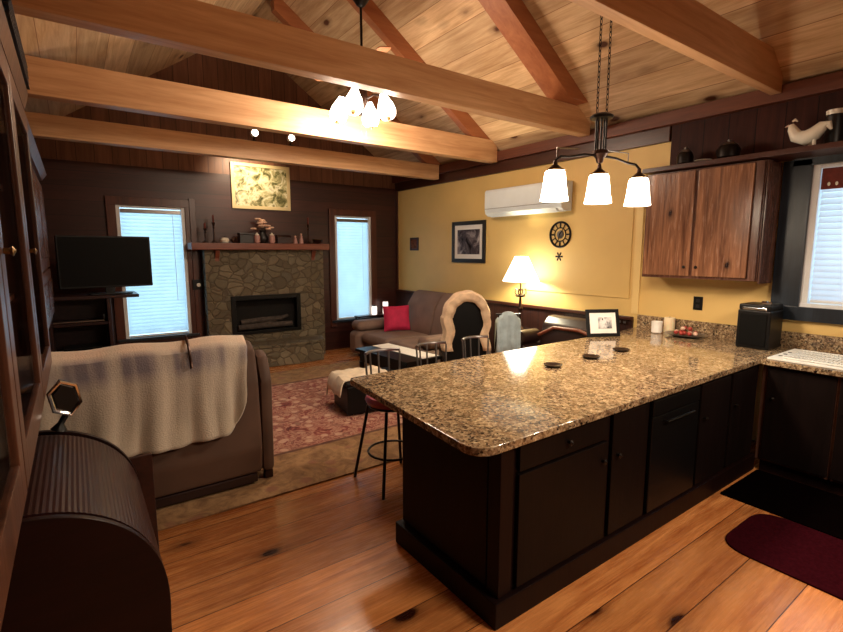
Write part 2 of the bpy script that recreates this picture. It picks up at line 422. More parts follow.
# windows ---------------------------------------------------------------------
def far_window(n, w, label, side):
    x0, x1, z0, z1 = w
    o = struct('window_%d' % n, B(x0, x1, FY+.07, FY+.08, z0, z1), 'glass')
    bm = bmesh.new()                     # white jambs
    box(bm, x0, x0+.045, FY-.015, FY+.11, z0, z1); box(bm, x1-.045, x1, FY-.015, FY+.11, z0, z1)
    box(bm, x0, x1, FY+.0, FY+.11, z1-.03, z1)
    obj('window_frame', bm, 'trimw', o)
    bm = bmesh.new(); c = .11
    box(bm, x0-c, x0, FY-.035, FY, z0-.12, z1+.1, .004); box(bm, x1, x1+c, FY-.035, FY, z0-.12, z1+.1, .004)
    box(bm, x0-c, x1+c, FY-.04, FY, z1, z1+.11, .004)
    obj('window_casing', bm, 'darktrimx', o)
    obj('window_sill', B(x0-.1, x1+.1, FY-.07, FY+.05, z0-.04, z0, .006), M['bluetrim'], o)
    b = thing('window_blind', label, 'window blind', ((x0+x1)/2, FY+.03, z1-.05), 0, 'white blinds of the fireplace wall')
    obj('headrail', B(x0+.05, x1-.05, FY+.005, FY+.05, z1-.1, z1-.045, .005), 'pewter', b)
    bm = bmesh.new(); z = z1-.12; k = 0
    while z > z0+.05:
        a = math.radians(58); h = .029
        p = [(-math.cos(a)*h, -math.sin(a)*h), (0, .002), (math.cos(a)*h, math.sin(a)*h)]
        rows = [[bm.verts.new((x, FY+.03+q[0], z+q[1])) for x in (x0+.05, x1-.05)] for q in p]
        for A, Bq in zip(rows, rows[1:]): bm.faces.new((A[0], A[1], Bq[1], Bq[0]))
        z -= .05; k += 1
    obj('slats', bm, 'blind', b)
    obj('bottom_rail', B(x0+.05, x1-.05, FY+.015, FY+.045, z0+.005, z0+.03, .004), 'trimw', b)
    obj('cord', T([(x1-.16, FY+.0, z1-.1), (x1-.16, FY+.0, z0+.5)], .003, 6), 'trimw', b)
far_window(1, W1, 'white slatted blind lowered in the tall window behind the television', 0)
far_window(2, W2, 'white slatted blind lowered in the tall window right of the stone fireplace', 1)

y0, y1, z0, z1 = KW
o = struct('window_3', B(WX+.07, WX+.08, y0, y1, z0, z1), 'glass')
bm = bmesh.new()
box(bm, WX-.01, WX+.11, y1-.05, y1, z0, z1); box(bm, WX-.01, WX+.11, y0, y0+.05, z0, z1)
box(bm, WX-.02, WX+.11, y0, y1, z0, z0+.03); box(bm, WX, WX+.11, y0, y1, z1-.03, z1)
obj('window_frame', bm, 'trimw', o)
bm = bmesh.new()
box(bm, WX-.04, WX, y1, y1+.205, z0-.1, z1+.055, .004); box(bm, WX-.04, WX, y0-.14, y0, z0-.1, z1+.1, .004)
box(bm, WX-.045, WX, y0-.14, y1+.14, z0-.12, z0, .004); box(bm, WX-.04, WX, y0-.14, y1+.14, z1, z1+.1, .004)
obj('window_casing', bm, 'bluetrim', o)
b = thing('window_blind', 'pale slatted blind with rust valance in the kitchen window above the sink', 'window blind', (WX+.03, (y0+y1)/2, z1))
bm = bmesh.new(); z = z1-.2
while z > z0+.06:
    a = math.radians(58); h = .029
    p = [(-math.cos(a)*h, -math.sin(a)*h), (0, .002), (math.cos(a)*h, math.sin(a)*h)]
    rows = [[bm.verts.new((WX+.03+q[0], y, z+q[1])) for y in (y0+.06, y1-.06)] for q in p]
    for A, Bq in zip(rows, rows[1:]): bm.faces.new((A[0], A[1], Bq[1], Bq[0]))
    z -= .05
obj('slats', bm, 'kblind', b)
va_ = obj('valance', B(WX+.002, WX+.02, y0+.06, y1-.055, z1-.2, z1-.032, .004), 'valance', b)
yq = y0+.09
while yq < y1-.08:
    obj('bead', L([(.002, .02), (.009, .012), (.010, .0), (.004, -.012)], (WX-.009, yq, z1-.165), 8), 'ceramic', va_); yq += .05
obj('bottom_rail', B(WX+.015, WX+.045, y0+.06, y1-.06, z0+.035, z0+.06, .004), 'trimw', b)

# ceiling beams and rafters -----------------------------------------------------
bl = {1.74: ('thick pine tie beam nearest the camera, over the counter', .085, 3.06, 3.36),
      3.62: ('second pine tie beam from the camera, in front of the fan light', .13, 3.065, 3.35),
      5.12: ('third pine tie beam from the camera, behind the fan light', .13, 2.98, 3.27),
      6.45: ('farthest pine tie beam, just in front of the lit picture', .13, 2.905, 3.13)}
ordn = ['nearest the camera', 'meeting the second tie beam', 'meeting the third tie beam', 'meeting the farthest tie beam']
for i, (y, (lab, th, zb, zt)) in enumerate(bl.items()):
    tag(origin(obj('ceiling_beam', B(LX+.101, WX-.101, y-th/2, y+th/2, zb, zt, .008), 'beam'), (LX+.1, y, zb)), lab, 'beam', 'pine tie beams')
    rd = .17
    top = lambda x: RZ-abs(x-RX)*SL-.004
    e = WX-.105; f = LX+.105
    pts = [(f, top(f)), (RX, top(RX)), (e, top(e)), (e, top(e)-rd*.5), (RX, top(RX)-rd), (f, top(f)-rd*.5)]
    pts = [(f, top(f)), (RX, top(RX)), (e, top(e)), (e, zt+.003), (e-.02, zt+.003), (RX, top(RX)-rd*1.25), (f+.02, zt+.003), (f, zt+.003)]
    if zt+.003 > top(e): pts[3] = (e, top(e)-.002); pts[4] = (WX-.105-(zt+.006-top(e))/SL, zt+.003)
    if zt+.003 > top(f): pts[7] = (f, top(f)-.002); pts[6] = (f+(zt+.006-top(f))/SL, zt+.003)
    # keep the outline simple: a chevron resting on the beam's top
    xr = RX+(RZ-.004-(zt+.003))/SL; xl = RX-(RZ-.004-(zt+.003))/SL
    dz = rd*1.25; xri = RX+(RZ-.004-dz-(zt+.003))/SL; xli = RX-(RZ-.004-dz-(zt+.003))/SL
    pts = [(RX, RZ-.004), (xr, zt+.003), (xri, zt+.003), (RX, RZ-.004-dz)]
    if i == 0: continue
    tag(origin(obj('rafter', prism(pts, 'Y', y-(.20 if i == 1 else th*.42), y+th*.42), 'rafter'), (RX, y, zt)), 'reddish sloping pine rafter under the ceiling, '+ordn[i], 'rafter', 'pine rafters')
# ------------------------------------------------------------------ fireplace
fp = thing('fireplace', 'tan fieldstone fireplace with raised hearth and dark mantel shelf on the far wall', 'fireplace', (2.45, 7.6, 0))
bm = bmesh.new(); fy = 7.58
box(bm, 1.55, 1.88, fy, FY-.002, 0, 1.765); box(bm, 2.98, 3.40, fy, FY-.002, 0, 1.765)
box(bm, 1.88, 2.98, fy, FY-.002, 1.07, 1.765); box(bm, 1.88, 2.98, fy, FY-.002, 0, .46)
obj('stone_surround', bm, 'stone', fp, smooth=False)
pts = [(1.62, fy-.004), (1.62, 7.32), (2.0, 7.17), (2.7, 7.10), (3.18, 7.15), (3.26, 7.4), (3.26, fy-.004)]
obj('hearth', prism(pts, 'Z', .0, .30, .02), 'stone', fp)
obj('hearth_slab', prism([(p[0]*1.0+(p[0]-2.44)*.02, p[1]-.012 if p[1] < 7.5 else p[1]) for p in pts], 'Z', .302, .345, .008), 'stone', fp)
obj('firebox', B(1.885, 2.975, fy+.16, FY-.004, .465, 1.065), 'firebox', fp)
bm = bmesh.new()
box(bm, 1.883, 1.95, fy-.02, fy+.05, .462, 1.068, .004); box(bm, 2.91, 2.977, fy-.02, fy+.05, .462, 1.068, .004)
box(bm, 1.95, 2.91, fy-.02, fy+.05, 1.0, 1.068, .004); box(bm, 1.95, 2.91, fy-.02, fy+.05, .462, .51, .004)
obj('fire_screen_frame', bm, 'black', fp)
for (a, b_, r) in (((2.0, 7.68, .56), (2.85, 7.66, .57), .045), ((2.05, 7.70, .64), (2.7, 7.66, .67), .04), ((2.3, 7.66, .56), (2.8, 7.7, .70), .03)):
    obj('log', T([a, ((a[0]+b_[0])/2, (a[1]+b_[1])/2-.01, (a[2]+b_[2])/2+.01), b_], [r, r*1.1, r*.9], 10), 'log', fp)
obj('mantel_shelf', B(1.36, 3.47, 7.46, FY-.002, 1.768, 1.868, .01), 'mantel', fp)
for x in (1.72, 3.22):
    obj('corbel', prism([(FY-.24, 1.64), (7.52, 1.74), (7.52, 1.766), (fy-.001, 1.766), (fy-.001, 1.6)], 'X', x-.03, x+.03), 'mantel', fp)

# mantel ornaments
mz = 1.868
def candlestick(x, h, label, y=7.6):
    t = thing('candlestick', label, 'candlestick', (x, y, mz))
    obj('holder', L([(.04, 0), (.042, .012), (.012, .03), (.010, h*.5), (.018, h*.55), (.010, h*.6), (.028, h*.72), (.028, h*.74)], (x, y, mz), 14), 'bronze', t)
    obj('candle', L([(.013, h*.74+.001), (.013, h), (.004, h+.005)], (x, y, mz), 10), 'valance', t)
candlestick(1.58, .28, 'shorter dark candlestick at the left end of the mantel')
candlestick(1.70, .40, 'taller dark candlestick beside the white gourd on the mantel')
candlestick(3.16, .42, 'tall thin dark candlestick near the right end of the mantel')
g = thing('gourd', 'small white ceramic gourd on the left of the mantel', 'ornament', (1.84, 7.58, mz))
obj('body', L([(.001, 0), (.05, .006), (.066, .04), (.05, .075), (.015, .08), (.001, .07)], (1.84, 7.58, mz), 16), 'ceramic', g)
obj('stem', T([(1.84, 7.58, mz+.072), (1.845, 7.58, mz+.10), (1.86, 7.58, mz+.11)], .007, 8), 'leafdk', g)
g = thing('bird_figurine', 'small brown bird figurine left of the dark tin on the mantel', 'figurine', (1.99, 7.58, mz))
bm = T([(1.92, 7.58, mz+.035), (1.945, 7.58, mz+.04), (1.97, 7.58, mz+.05), (1.99, 7.58, mz+.075)], [.012, .032, .03, .018], 10)
lathe(bm, [(.02, 0), (.012, .02)], (1.955, 7.58, mz), 10)
obj('body', bm, 'bronze', g)
obj('beak', L([(.008, 0), (.0005, .03)], (2.0, 7.58, mz+.08), 8, 'X'), 'brass', g)
g = thing('tin_box', 'square dark tin box left of the dried flowers on the mantel', 'box', (2.15, 7.6, mz))
obj('body', B(2.05, 2.25, 7.53, 7.67, mz, mz+.12, .006), 'darkbox', g); obj('lid', B(2.045, 2.255, 7.525, 7.675, mz+.122, mz+.155, .008), 'darkbox', g)
g = thing('flower_vase', 'dark vase of dried blush flowers in the middle of the mantel', 'vase of flowers', (2.42, 7.62, mz))
obj('vase', L([(.05, 0), (.08, .05), (.085, .1), (.04, .17), (.055, .2)], (2.42, 7.62, mz), 18), 'darkbox', g)
for i in range(13):
    a = random.uniform(0, 2*PI); r = random.uniform(.02, .17); h = mz+.30+random.uniform(-.06, .09)-r*.3
    p = Vector((2.42+math.cos(a)*r, 7.62+math.sin(a)*r*.5, h))
    st = obj('flower', T([(2.42, 7.62, mz+.18), tuple((Vector((2.42, 7.62, mz+.26))+p)/2), tuple(p)], .004, 5), 'leafdk', g)
    bm = bmesh.new()
    for q in range(7):
        aa = q*2*PI/7; c = p+Vector((math.cos(aa)*.025, math.sin(aa)*.02-.005, .008))
        bmesh.ops.create_icosphere(bm, subdivisions=1, radius=.026, matrix=Matrix.Translation(c) @ Matrix.Diagonal((1, 1, .6, 1)))
    obj('petals', bm, 'flower', st)
for x, lab in ((2.30, 'small pink and white jar in front left of the dried flower vase'), (2.53, 'small pink and white jar in front right of the dried flower vase')):
    g = thing('jar', lab, 'jar', (x, 7.52, mz), 0, 'pink jars flanking the flower vase')
    obj('body', L([(.03, 0), (.045, .02), (.045, .1), (.032, .12)], (x, 7.52, mz), 16), 'pot', g)
    obj('lid', L([(.034, .121), (.036, .135), (.012, .145), (.012, .16)], (x, 7.52, mz), 16), 'ceramic', g)
g = thing('wooden_chest', 'low dark wooden chest right of the dried flowers on the mantel', 'box', (2.72, 7.6, mz))
obj('body', B(2.62, 2.84, 7.52, 7.68, mz, mz+.08, .006), 'mahog', g)
obj('lid', prism([(7.52, mz+.082), (7.68, mz+.082), (7.68, mz+.1), (7.64, mz+.13), (7.56, mz+.13), (7.52, mz+.1)], 'X', 2.62, 2.84), 'mahog', g)
for x, h, lab in ((2.92, .13, 'shorter of two small pale figurines right of the mantel chest'), (3.02, .17, 'taller of two small pale figurines right of the mantel chest')):
    g = thing('figurine', lab, 'figurine', (x, 7.56, mz))
    obj('robe', L([(.035, 0), (.032, h*.3), (.02, h*.6), (.022, h*.68), (.01, h*.76)], (x, 7.56, mz), 12), 'pot', g)
    obj('head', L([(.001, h*.74), (.016, h*.8), (.018, h*.88), (.001, h)], (x, 7.56, mz), 12), 'flower', g)
g = thing('bowl', 'low dark bowl near the right end of the mantel', 'bowl', (3.32, 7.6, mz))
obj('bowl_body', L([(.03, 0), (.07, .03), (.085, .07), (.078, .07), (.06, .03), (.001, .02)], (3.32, 7.6, mz), 18), 'bronze', g)
obj('rim', T([(3.32+.082*math.cos(a*PI/9), 7.6+.082*math.sin(a*PI/9), mz+.071) for a in range(18)], .004, 6, True), 'brass', g)
# small switch lantern left of the stone
g = thing('wall_switch', 'dark switch plate with small white dial left of the stone fireplace', 'switch', (1.47, FY-.055, 1.25))
obj('plate', B(1.40, 1.53, FY-.062, FY-.051, 1.18, 1.33, .004), 'black', g)
obj('dial', L([(.028, 0), (.028, -.015), (.02, -.02)], (1.48, FY-.063, 1.25), 16, 'Y'), 'ceramic', g)

# pictures ------------------------------------------------------------------
def picture(name, label, wall, a0, a1, z0, z1, fw, mat_w, fm, art, matm='paper', depth=.03):
    """wall 'F' (far) or 'R' (right)"""
    def bb(p0, p1, q0, q1, d0, d1, bev=0):
        if wall == 'F': return B(p0, p1, FY-d1, FY-d0, q0, q1, bev)
        return B(WX-d1, WX-d0, p0, p1, q0, q1, bev)
    t = thing(name, label, 'picture', ((a0+a1)/2, FY, z0) if wall == 'F' else (WX, (a0+a1)/2, z0))
    bm = bmesh.new()
    for (p0, p1, q0, q1) in ((a0, a0+fw, z0, z1), (a1-fw, a1, z0, z1), (a0+fw, a1-fw, z0, z0+fw), (a0+fw, a1-fw, z1-fw, z1)):
        if wall == 'F': box(bm, p0, p1, FY-depth, FY-.001, q0, q1, .004)
        else: box(bm, WX-depth, WX-.001, p0, p1, q0, q1, .004)
    obj('frame', bm, fm, t)
    if mat_w: obj('picture_mat', bb(a0+fw, a1-fw, z0+fw, z1-fw, .005, .012), matm, t)
    i = fw+mat_w
    obj('picture_print', bb(a0+i, a1-i, z0+i, z1-i, .012 if mat_w else .006, .016), art, t)
    return t
M['goldframe'] = plain('pale_gold_frame', '#cdb98a', .4, var=.06)
pA = picture('framed_painting', 'large landscape painting in pale gold frame brightly lit above the mantel', 'F', 2.03, 2.95, 2.40, 3.09, .05, .0, 'goldframe', 'paintA', depth=.035)
picture('framed_print', 'grey print with white mat in dark frame left of the air conditioner', 'R', 5.36, 6.14, 1.57, 2.21, .06, .07, 'darkbox', 'paintB')
picture('small_picture', 'tiny dark framed picture near the far corner of the yellow wall', 'R', 7.1, 7.36, 1.76, 1.99, .035, .0, 'mahog', 'paintD', depth=.02)

# round iron ornament
t = thing('wall_clock', 'round dark iron clock on the yellow wall above the table lamp', 'clock', (WX, 3.99, 1.79))
cy, cz, R_ = 3.99, 1.955, .155
obj('rim', T([(WX-.02, cy+R_*math.cos(a*PI/16), cz+R_*math.sin(a*PI/16)) for a in range(32)], .014, 8, True), 'iron', t)
obj('inner_ring', T([(WX-.02, cy+R_*.55*math.cos(a*PI/12), cz+R_*.55*math.sin(a*PI/12)) for a in range(24)], .007, 8, True), 'iron', t)
for k in range(12):
    a = k*PI/6; c, s = math.cos(a), math.sin(a)
    obj('numeral', T([(WX-.02, cy+R_*.58*c, cz+R_*.58*s), (WX-.02, cy+R_*.95*c, cz+R_*.95*s)], .010 if k % 3 == 0 else .007, 6), 'iron', t)
obj('centre_boss', L([(.001, -.035), (.045, -.03), (.055, -.008), (.055, -.002)], (WX, cy, cz), 20, 'X'), 'pewter', t)
obj('hand', T([(WX-.037, cy, cz), (WX-.037, cy-.05, cz+.06)], .006, 6), 'iron', t); obj('hand', T([(WX-.037, cy, cz), (WX-.037, cy+.02, cz-.10)], .005, 6), 'iron', t)
t = thing('wall_ornament', 'little iron flower ornament below the round wall clock', 'ornament', (WX, 4.0, 1.66))
bm = bmesh.new()
for k in range(6):
    a = k*PI/3
    box(bm, WX-.014, WX-.002, 4.0-.02, 4.0+.02, 1.68-.012, 1.68+.012, .004, 2,
        Matrix.Translation((0, 4.0, 1.68)) @ Matrix.Rotation(a, 4, 'X') @ Matrix.Translation((0, -4.0+.04, -1.68)))
obj('petals', bm, 'iron', t); obj('centre', L([(.001, -.03), (.018, -.022), (.02, -.002)], (WX, 4.0, 1.68), 12, 'X'), 'iron', t)

# air conditioner -----------------------------------------------------------
t = thing('air_conditioner', 'long white split air conditioner high on the yellow wall', 'air conditioner', (4.9, 4.5, 2.23))
pr = [(WX-.002, 2.24), (4.88, 2.235), (4.83, 2.27), (4.815, 2.33), (4.815, 2.57), (4.835, 2.60), (WX-.002, 2.60)]
obj('casing', prism([(p[0], p[1]) for p in pr], 'Y', 3.84, 5.18, .008), 'acw', t)
obj('louvre', prism([(4.80, 2.275), (4.87, 2.222), (4.875, 2.228), (4.805, 2.283)], 'Y', 3.92, 5.10), 'acw', t)
obj('front_seam', B(4.812, 4.818, 3.85, 5.17, 2.335, 2.341), 'pewter', t)
obj('intake_grille', B(4.86, 5.0, 3.9, 5.12, 2.597, 2.606, .001), 'pewter', t)

# ------------------------------------------------------------------ television
t = thing('television', 'black flat television in front of the left window', 'television', (.33, 7.0, 1.30))
ang = math.radians(8)
Mx = Matrix.Translation((.335, 7.0, 1.62)) @ Matrix.Rotation(ang, 4, 'Z')
obj('cabinet', B(-.50, .47, -.02, .04, -.31, .31, .008, 2, Mx), 'black', t)
obj('screen', B(-.48, .45, -.026, -.021, -.285, .29, 0, 1, Mx), 'screen', t)
obj('stand', B(-.22, .22, -.10, .10, -.39, -.375, .004, 2, Mx), 'black', t)
obj('stand_neck', B(-.05, .05, -.01, .03, -.38, -.30, .004, 2, Mx), 'black', t)
t = thing('television_stand', 'dark wooden stand with a pale rail shelf under the television', 'stand', (.1, 7.1, 0))
bm = bmesh.new()
obj('top', B(-.30, .62, 6.82, 7.4, 1.19, 1.228, .006), 'mahog', t)
for x0_, x1_ in ((-.30, -.26), (.28, .32)):
    obj('side_panel', B(x0_, x1_, 6.84, 7.38, .0, 1.189, .004), 'mahog', t)
obj('back_panel', B(-.26, .28, 7.34, 7.36, .05, 1.189), 'mahog', t)
for z in (.05, .50, .88):
    sh = obj('shelf', B(-.259, .279, 6.86, 7.33, z, z+.03, .003), 'mahog', t)
    if z == .88: obj('shelf_rail', T([(-.25, 6.85, .93), (.24, 6.85, .93), (.24, 6.85, 1.0)], .008, 8), 'pewter', sh)
g = thing('media_player', 'black box on the middle shelf under the television', 'media player', (0, 7.0, .53))
obj('casing', B(-.18, .2, 6.9, 7.2, .535, .61, .006), 'black', g); obj('front_panel', B(-.17, .19, 6.893, 6.899, .545, .60), 'screen', g)
for x in (-.14, .16):
    obj('foot', B(x-.02, x+.02, 6.93, 6.97, .5305, .5345), 'black', g)

# ------------------------------------------------------------------ rug
r = obj('area_rug', B(-.3, 3.6, 3.26, 6.75, .002, .014, .004), 'rug'); tag(r, 'large tan and red oriental rug on the living area floor', 'rug')

# ------------------------------------------------------------------ brown sofa (back to the camera)
t = thing('brown_sofa', 'brown sofa seen from behind with a striped throw over its back', 'sofa', (.42, 3.9, .014))
zf = .0145
pr = [(3.50, .10), (3.47, .30), (3.50, .80), (3.56, 1.03), (3.66, 1.09), (3.78, 1.06), (3.86, .95), (3.80, .45), (3.80, .10)]
obj('backrest', prism(pr, 'X', -.28, 1.04, .03), 'leather', t)
for x0_, x1_ in ((-.40, -.285), (1.045, 1.14)):
    pa = [(3.52, .08), (3.50, .80), (3.58, .97), (3.68, 1.01), (3.85, .90), (4.02, .74), (4.28, .62), (4.40, .50), (4.42, .08)]
    if x0_ < 0: pa = [(3.52, .08), (3.50, .66), (3.58, .86), (3.68, .93), (3.80, .84), (3.92, .70), (4.30, .60), (4.40, .5), (4.42, .08)]
    obj('armrest', prism(pa, 'X', x0_, x1_, .035), 'leather', t)
obj('seat_base', B(-.28, 1.04, 3.802, 4.36, .08, .32, .02), 'leather', t)
for x0_, x1_ in ((-.275, .378), (.384, 1.035)):
    obj('seat_cushion', B(x0_, x1_, 3.87, 4.42, .322, .48, .05, 4), 'leather', t)
obj('skirt', B(-.26, 1.0, 3.505, 3.795, .03, .098, .01), 'darkleather', t)
for x in (-.34, 1.1):
    for y in (3.58, 4.3): obj('foot', B(x-.03, x+.03, y-.03, y+.03, zf, .079, .004), 'mahog', t)

# striped throw over the back
bm = bmesh.new(); uvl = bm.loops.layers.uv.new('UVMap')
path = [(3.99, .70), (3.93, .86), (3.89, .97), (3.81, 1.09), (3.67, 1.125), (3.54, 1.06), (3.475, .93), (3.455, .80), (3.445, .68), (3.44, .58), (3.435, .49)]
def pt(s):
    k = s*(len(path)-1); i = min(int(k), len(path)-2); f = k-i
    return path[i][0]*(1-f)+path[i+1][0]*f, path[i][1]*(1-f)+path[i+1][1]*f
NU, NV = 70, 44
grid = []
for j in range(NV+1):
    row = []
    s = j/NV
    for i in range(NU+1):
        u = i/NU
        y, z = pt(s)
        x = -.36+u*1.335
        hang = max(0, s-.5)*2
        # lower corner rounds off, hem sags
        s_end = 1-.22*max(0, (u-.86)/.14)**2*1.0
        if s > .5: z = z+(1-s_end)*hang*.9
        xx = x-(.07*max(0, (u-.8)/.2)*hang) + .012*math.sin(9*s+u*5)
        y -= hang*(.022*math.sin(u*26+.6*math.sin(s*5))+.012*math.sin(u*57+s*3)+.02)
        z += .008*math.sin(u*17)*(1 if s < .5 else .4) - hang*.03*math.sin(u*3.1)
        row.append(bm.verts.new((xx, y, z)))
    grid.append(row)
for j in range(NV):
    for i in range(NU):
        f = bm.faces.new((grid[j][i], grid[j][i+1], grid[j+1][i+1], grid[j+1][i]))
        for lp, (a, b_) in zip(f.loops, ((i, j), (i+1, j), (i+1, j+1), (i, j+1))): lp[uvl].uv = (a/NU, b_/NV)
th_ = obj('sofa_throw', bm, 'throw')
sm = th_.modifiers.new('thick', 'SOLIDIFY'); sm.thickness = .012; sm.offset = 1
tag(origin(th_, (.3, 3.7, 1.1)), 'beige and grey striped throw draped over the back of the brown sofa', 'blanket')
o_ = obj('throw_tassel', T([(.60, 3.70, 1.150), (.59, 3.56, 1.115), (.585, 3.47, 1.02), (.585, 3.455, .97)], .010, 8), 'bronze')
tag(origin(o_, (.585, 3.5, .97)), 'thin brown strap lying over the top of the striped throw', 'strap')

# ------------------------------------------------------------------ taupe sofa on the right wall
t = thing('taupe_sofa', 'taupe recliner sofa under the print on the yellow wall', 'sofa', (4.4, 6.3, .0))
zf = .001
pr = [(4.97, .08), (4.97, .98), (4.88, 1.09), (4.76, 1.06), (4.62, .86), (4.52, .46), (4.52, .08)]
for y0_, y1_ in ((5.29, 6.08), (6.09, 6.88)):
    obj('backrest', prism(pr, 'Y', y0_, y1_, .04), 'taupe', t)
obj('seat_base', B(3.78, 4.51, 5.29, 6.88, .08, .27, .03), 'taupe', t)
for y0_, y1_ in ((5.29, 6.08), (6.09, 6.88)):
    obj('seat_cushion', B(3.70, 4.56, y0_, y1_, .272, .43, .07, 4), 'taupe', t)
for y0_, y1_ in ((5.02, 5.28), (6.89, 7.20)):
    obj('armrest', B(3.64, 4.9, y0_, y1_, .06, .44, .09, 5), 'taupe', t)
    obj('armrest_pad', B(3.68, 4.85, y0_, y1_, .441, .61, .085, 5), 'taupe', t)
for x in (3.8, 4.8):
    for y in (5.15, 7.05): obj('foot', B(x-.03, x+.03, y-.03, y+.03, zf, .062), 'mahog', t)
# red cushion
def pillow(w, h, d, M_):
    bm = bmesh.new(); n = 12
    for sgn in (1, -1):
        g = []
        for j in range(n+1):
            g.append([])
            for i in range(n+1):
                u, v_ = i/n*2-1, j/n*2-1
                pin = 1-.07*(u*u+v_*v_)*abs(u*v_)
                k = max(0, (1-u**4)*(1-v_**4))**.5
                g[-1].append(bm.verts.new(M_ @ Vector((u*w/2*(1-.06*(1-abs(v_))), sgn*d/2*k, v_*h/2*(1-.06*(1-abs(u)))))))
        for j in range(n):
            for i in range(n):
                bm.faces.new((g[j][i], g[j][i+1], g[j+1][i+1], g[j+1][i]))
    bmesh.ops.remove_doubles(bm, verts=bm.verts, dist=.001); return bm
o_ = obj('red_cushion', pillow(.46, .42, .16, Matrix.Translation((4.28, 6.68, .645)) @ Matrix.Rotation(math.radians(-14), 4, 'Z') @ Matrix.Rotation(math.radians(-10), 4, 'X')), 'red')
tag(origin(o_, (4.28, 6.68, .43)), 'bright red square cushion on the taupe sofa', 'cushion')

# end table with jars in the far corner
t = thing('end_table', 'small dark end table in the corner beside the taupe sofa', 'table', (4.4, 7.7, 0))
obj('tabletop', B(4.05, 4.85, 7.58, 7.745, .56, .59, .005), 'mahog', t)
for x in (4.08, 4.82):
    obj('leg', B(x-.015, x+.015, 7.60, 7.63, .001, .559), 'mahog', t)
    obj('leg', B(x-.015, x+.015, 7.71, 7.74, .001, .559), 'mahog', t)
M['glow'] = emis('lit_candle_wax', '#ffe9dc', .9)
for x, h, lab in ((4.42, .17, 'smaller glowing white candle jar by the right living room window'), (4.66, .24, 'taller glowing white candle jar by the right living room window')):
    g = thing('candle_jar', lab, 'candle', (x, 7.66, .59))
    obj('jar', L([(.045, 0), (.05, .02), (.05, h-.03), (.04, h-.015)], (x, 7.66, .591), 16), 'glow', g)
    obj('lid', L([(.042, h-.014), (.044, h), (.02, h+.01)], (x, 7.66, .591), 16), 'pewter', g)

# ------------------------------------------------------------------ armchair with cream throw + blue towel
t = thing('dark_armchair', 'black round-backed armchair draped with a cream fleece beyond the counter', 'chair', (3.9, 4.3, .014))
A0 = Matrix.Translation((3.80, 4.38, 0)) @ Matrix.Rotation(math.radians(-28), 4, 'Z')
def arch(w, h, z0, n=16):
    pts = [(-w/2, z0)]
    for k in range(n+1):
        a = PI-k*PI/n; pts.append((math.cos(a)*w/2, z0+h-w/2*.85+math.sin(a)*w/2*.85))
    pts.append((w/2, z0)); return pts
bm = prism(arch(.50, .80, .40), 'Y', -.06, .06, .02); bm.transform(A0); obj('backrest', bm, 'black', t)
obj('seat', B(-.24, .24, .065, .55, .36, .48, .03, 3, A0), 'black', t)
for sx in (-1, 1):
    for y in (-.02, .5):
        bm = T([(sx*.2, y, .36 if y > .1 else .40), (sx*.22, y, .0155)], [.022, .016], 8); bm.transform(A0); obj('leg', bm, 'mahog', t)
# cream throw: an arch-shaped band over the back
bm = bmesh.new(); n = 40; prof = []
w, h, z0 = .52, .80, .56
for k in range(9): prof.append((-w/2-.015*math.sin(k), z0+(h-.24-.16)*k/8.0))
za = prof[-1][1]
for k in range(1, n): a = PI-k*PI/n; prof.append((math.cos(a)*w/2, za+math.sin(a)*(1.245-za)))
for k in range(9): prof.append((w/2+.02*math.sin(k), za-(za-z0)*k/8.0))
for i, (x, z) in enumerate(prof): pass
rows = []
for q, (off, yy_) in enumerate([(-.085, -.085), (-.045, -.098), (0, -.085), (.022, 0), (0, .085), (-.05, .09)]):
    row = []
    for i, (x, z) in enumerate(prof):
        cx_, cz_ = 0, za
        d = Vector((x-cx_, (z-cz_) if z > cz_ else 0)); L_ = d.length or 1
        d = d/L_
        wv = .004*math.sin(i*.8+q)
        row.append(bm.verts.new((x+d.x*(off+wv), yy_+.006*math.sin(i*.9), z+d.y*(off+wv))))
    rows.append(row)
for a_, b_ in zip(rows, rows[1:]):
    for i in range(len(prof)-1): bm.faces.new((a_[i], a_[i+1], b_[i+1], b_[i]))
bm.transform(A0)
o_ = obj('cream_throw', bm, 'cream'); sm = o_.modifiers.new('thick', 'SOLIDIFY'); sm.thickness = .018; sm.offset = 1
tag(origin(o_, (3.9, 4.32, 1.2)), 'cream fleece throw arched over the black armchair back', 'blanket')
# blue towel on a rack
t = thing('towel_rack', 'slim dark rack beside the cream-draped armchair', 'rack', (4.2, 4.08, .0))
bm = bmesh.new()
for sx in (-1, 1): 
    for sy in (-.16, .16):
        obj('leg', T([(4.22+sx*.10, 4.09-sx*.06, .98), (4.22+sx*.10+sy*.3, 4.09-sx*.06+sy, .001)], .010, 8), 'iron', t)
obj('rail', T([(4.09, 4.168, .99), (4.35, 4.012, .99)], .012, 8), 'iron', t)
bm = bmesh.new(); rows = []
d1 = Vector((.26, -.156, 0)).normalized(); d2 = Vector((d1.y, -d1.x, 0))
pth = [(.075, .52), (.065, .7), (.055, .88), (.04, .98), (.0, 1.018), (-.04, .98), (-.055, .88), (-.065, .7), (-.08, .5)]
for q, (o2, z) in enumerate(pth):
    rows.append([bm.verts.new(Vector((4.22, 4.09, z-(.10*abs(i/10-.5)**2*4 if True else 0)))+d1*((i/10-.5)*.29)+d2*(o2+.012*math.sin(i*1.9)*(1 if abs(q-4) > 1 else 0))) for i in range(11)])
for a_, b_ in zip(rows, rows[1:]):
    for i in range(10): bm.faces.new((a_[i], a_[i+1], b_[i+1], b_[i]))
for f in bm.faces: pass
o_ = obj('blue_towel', bm, 'blue'); sm = o_.modifiers.new('thick', 'SOLIDIFY'); sm.thickness = .012; sm.offset = 1
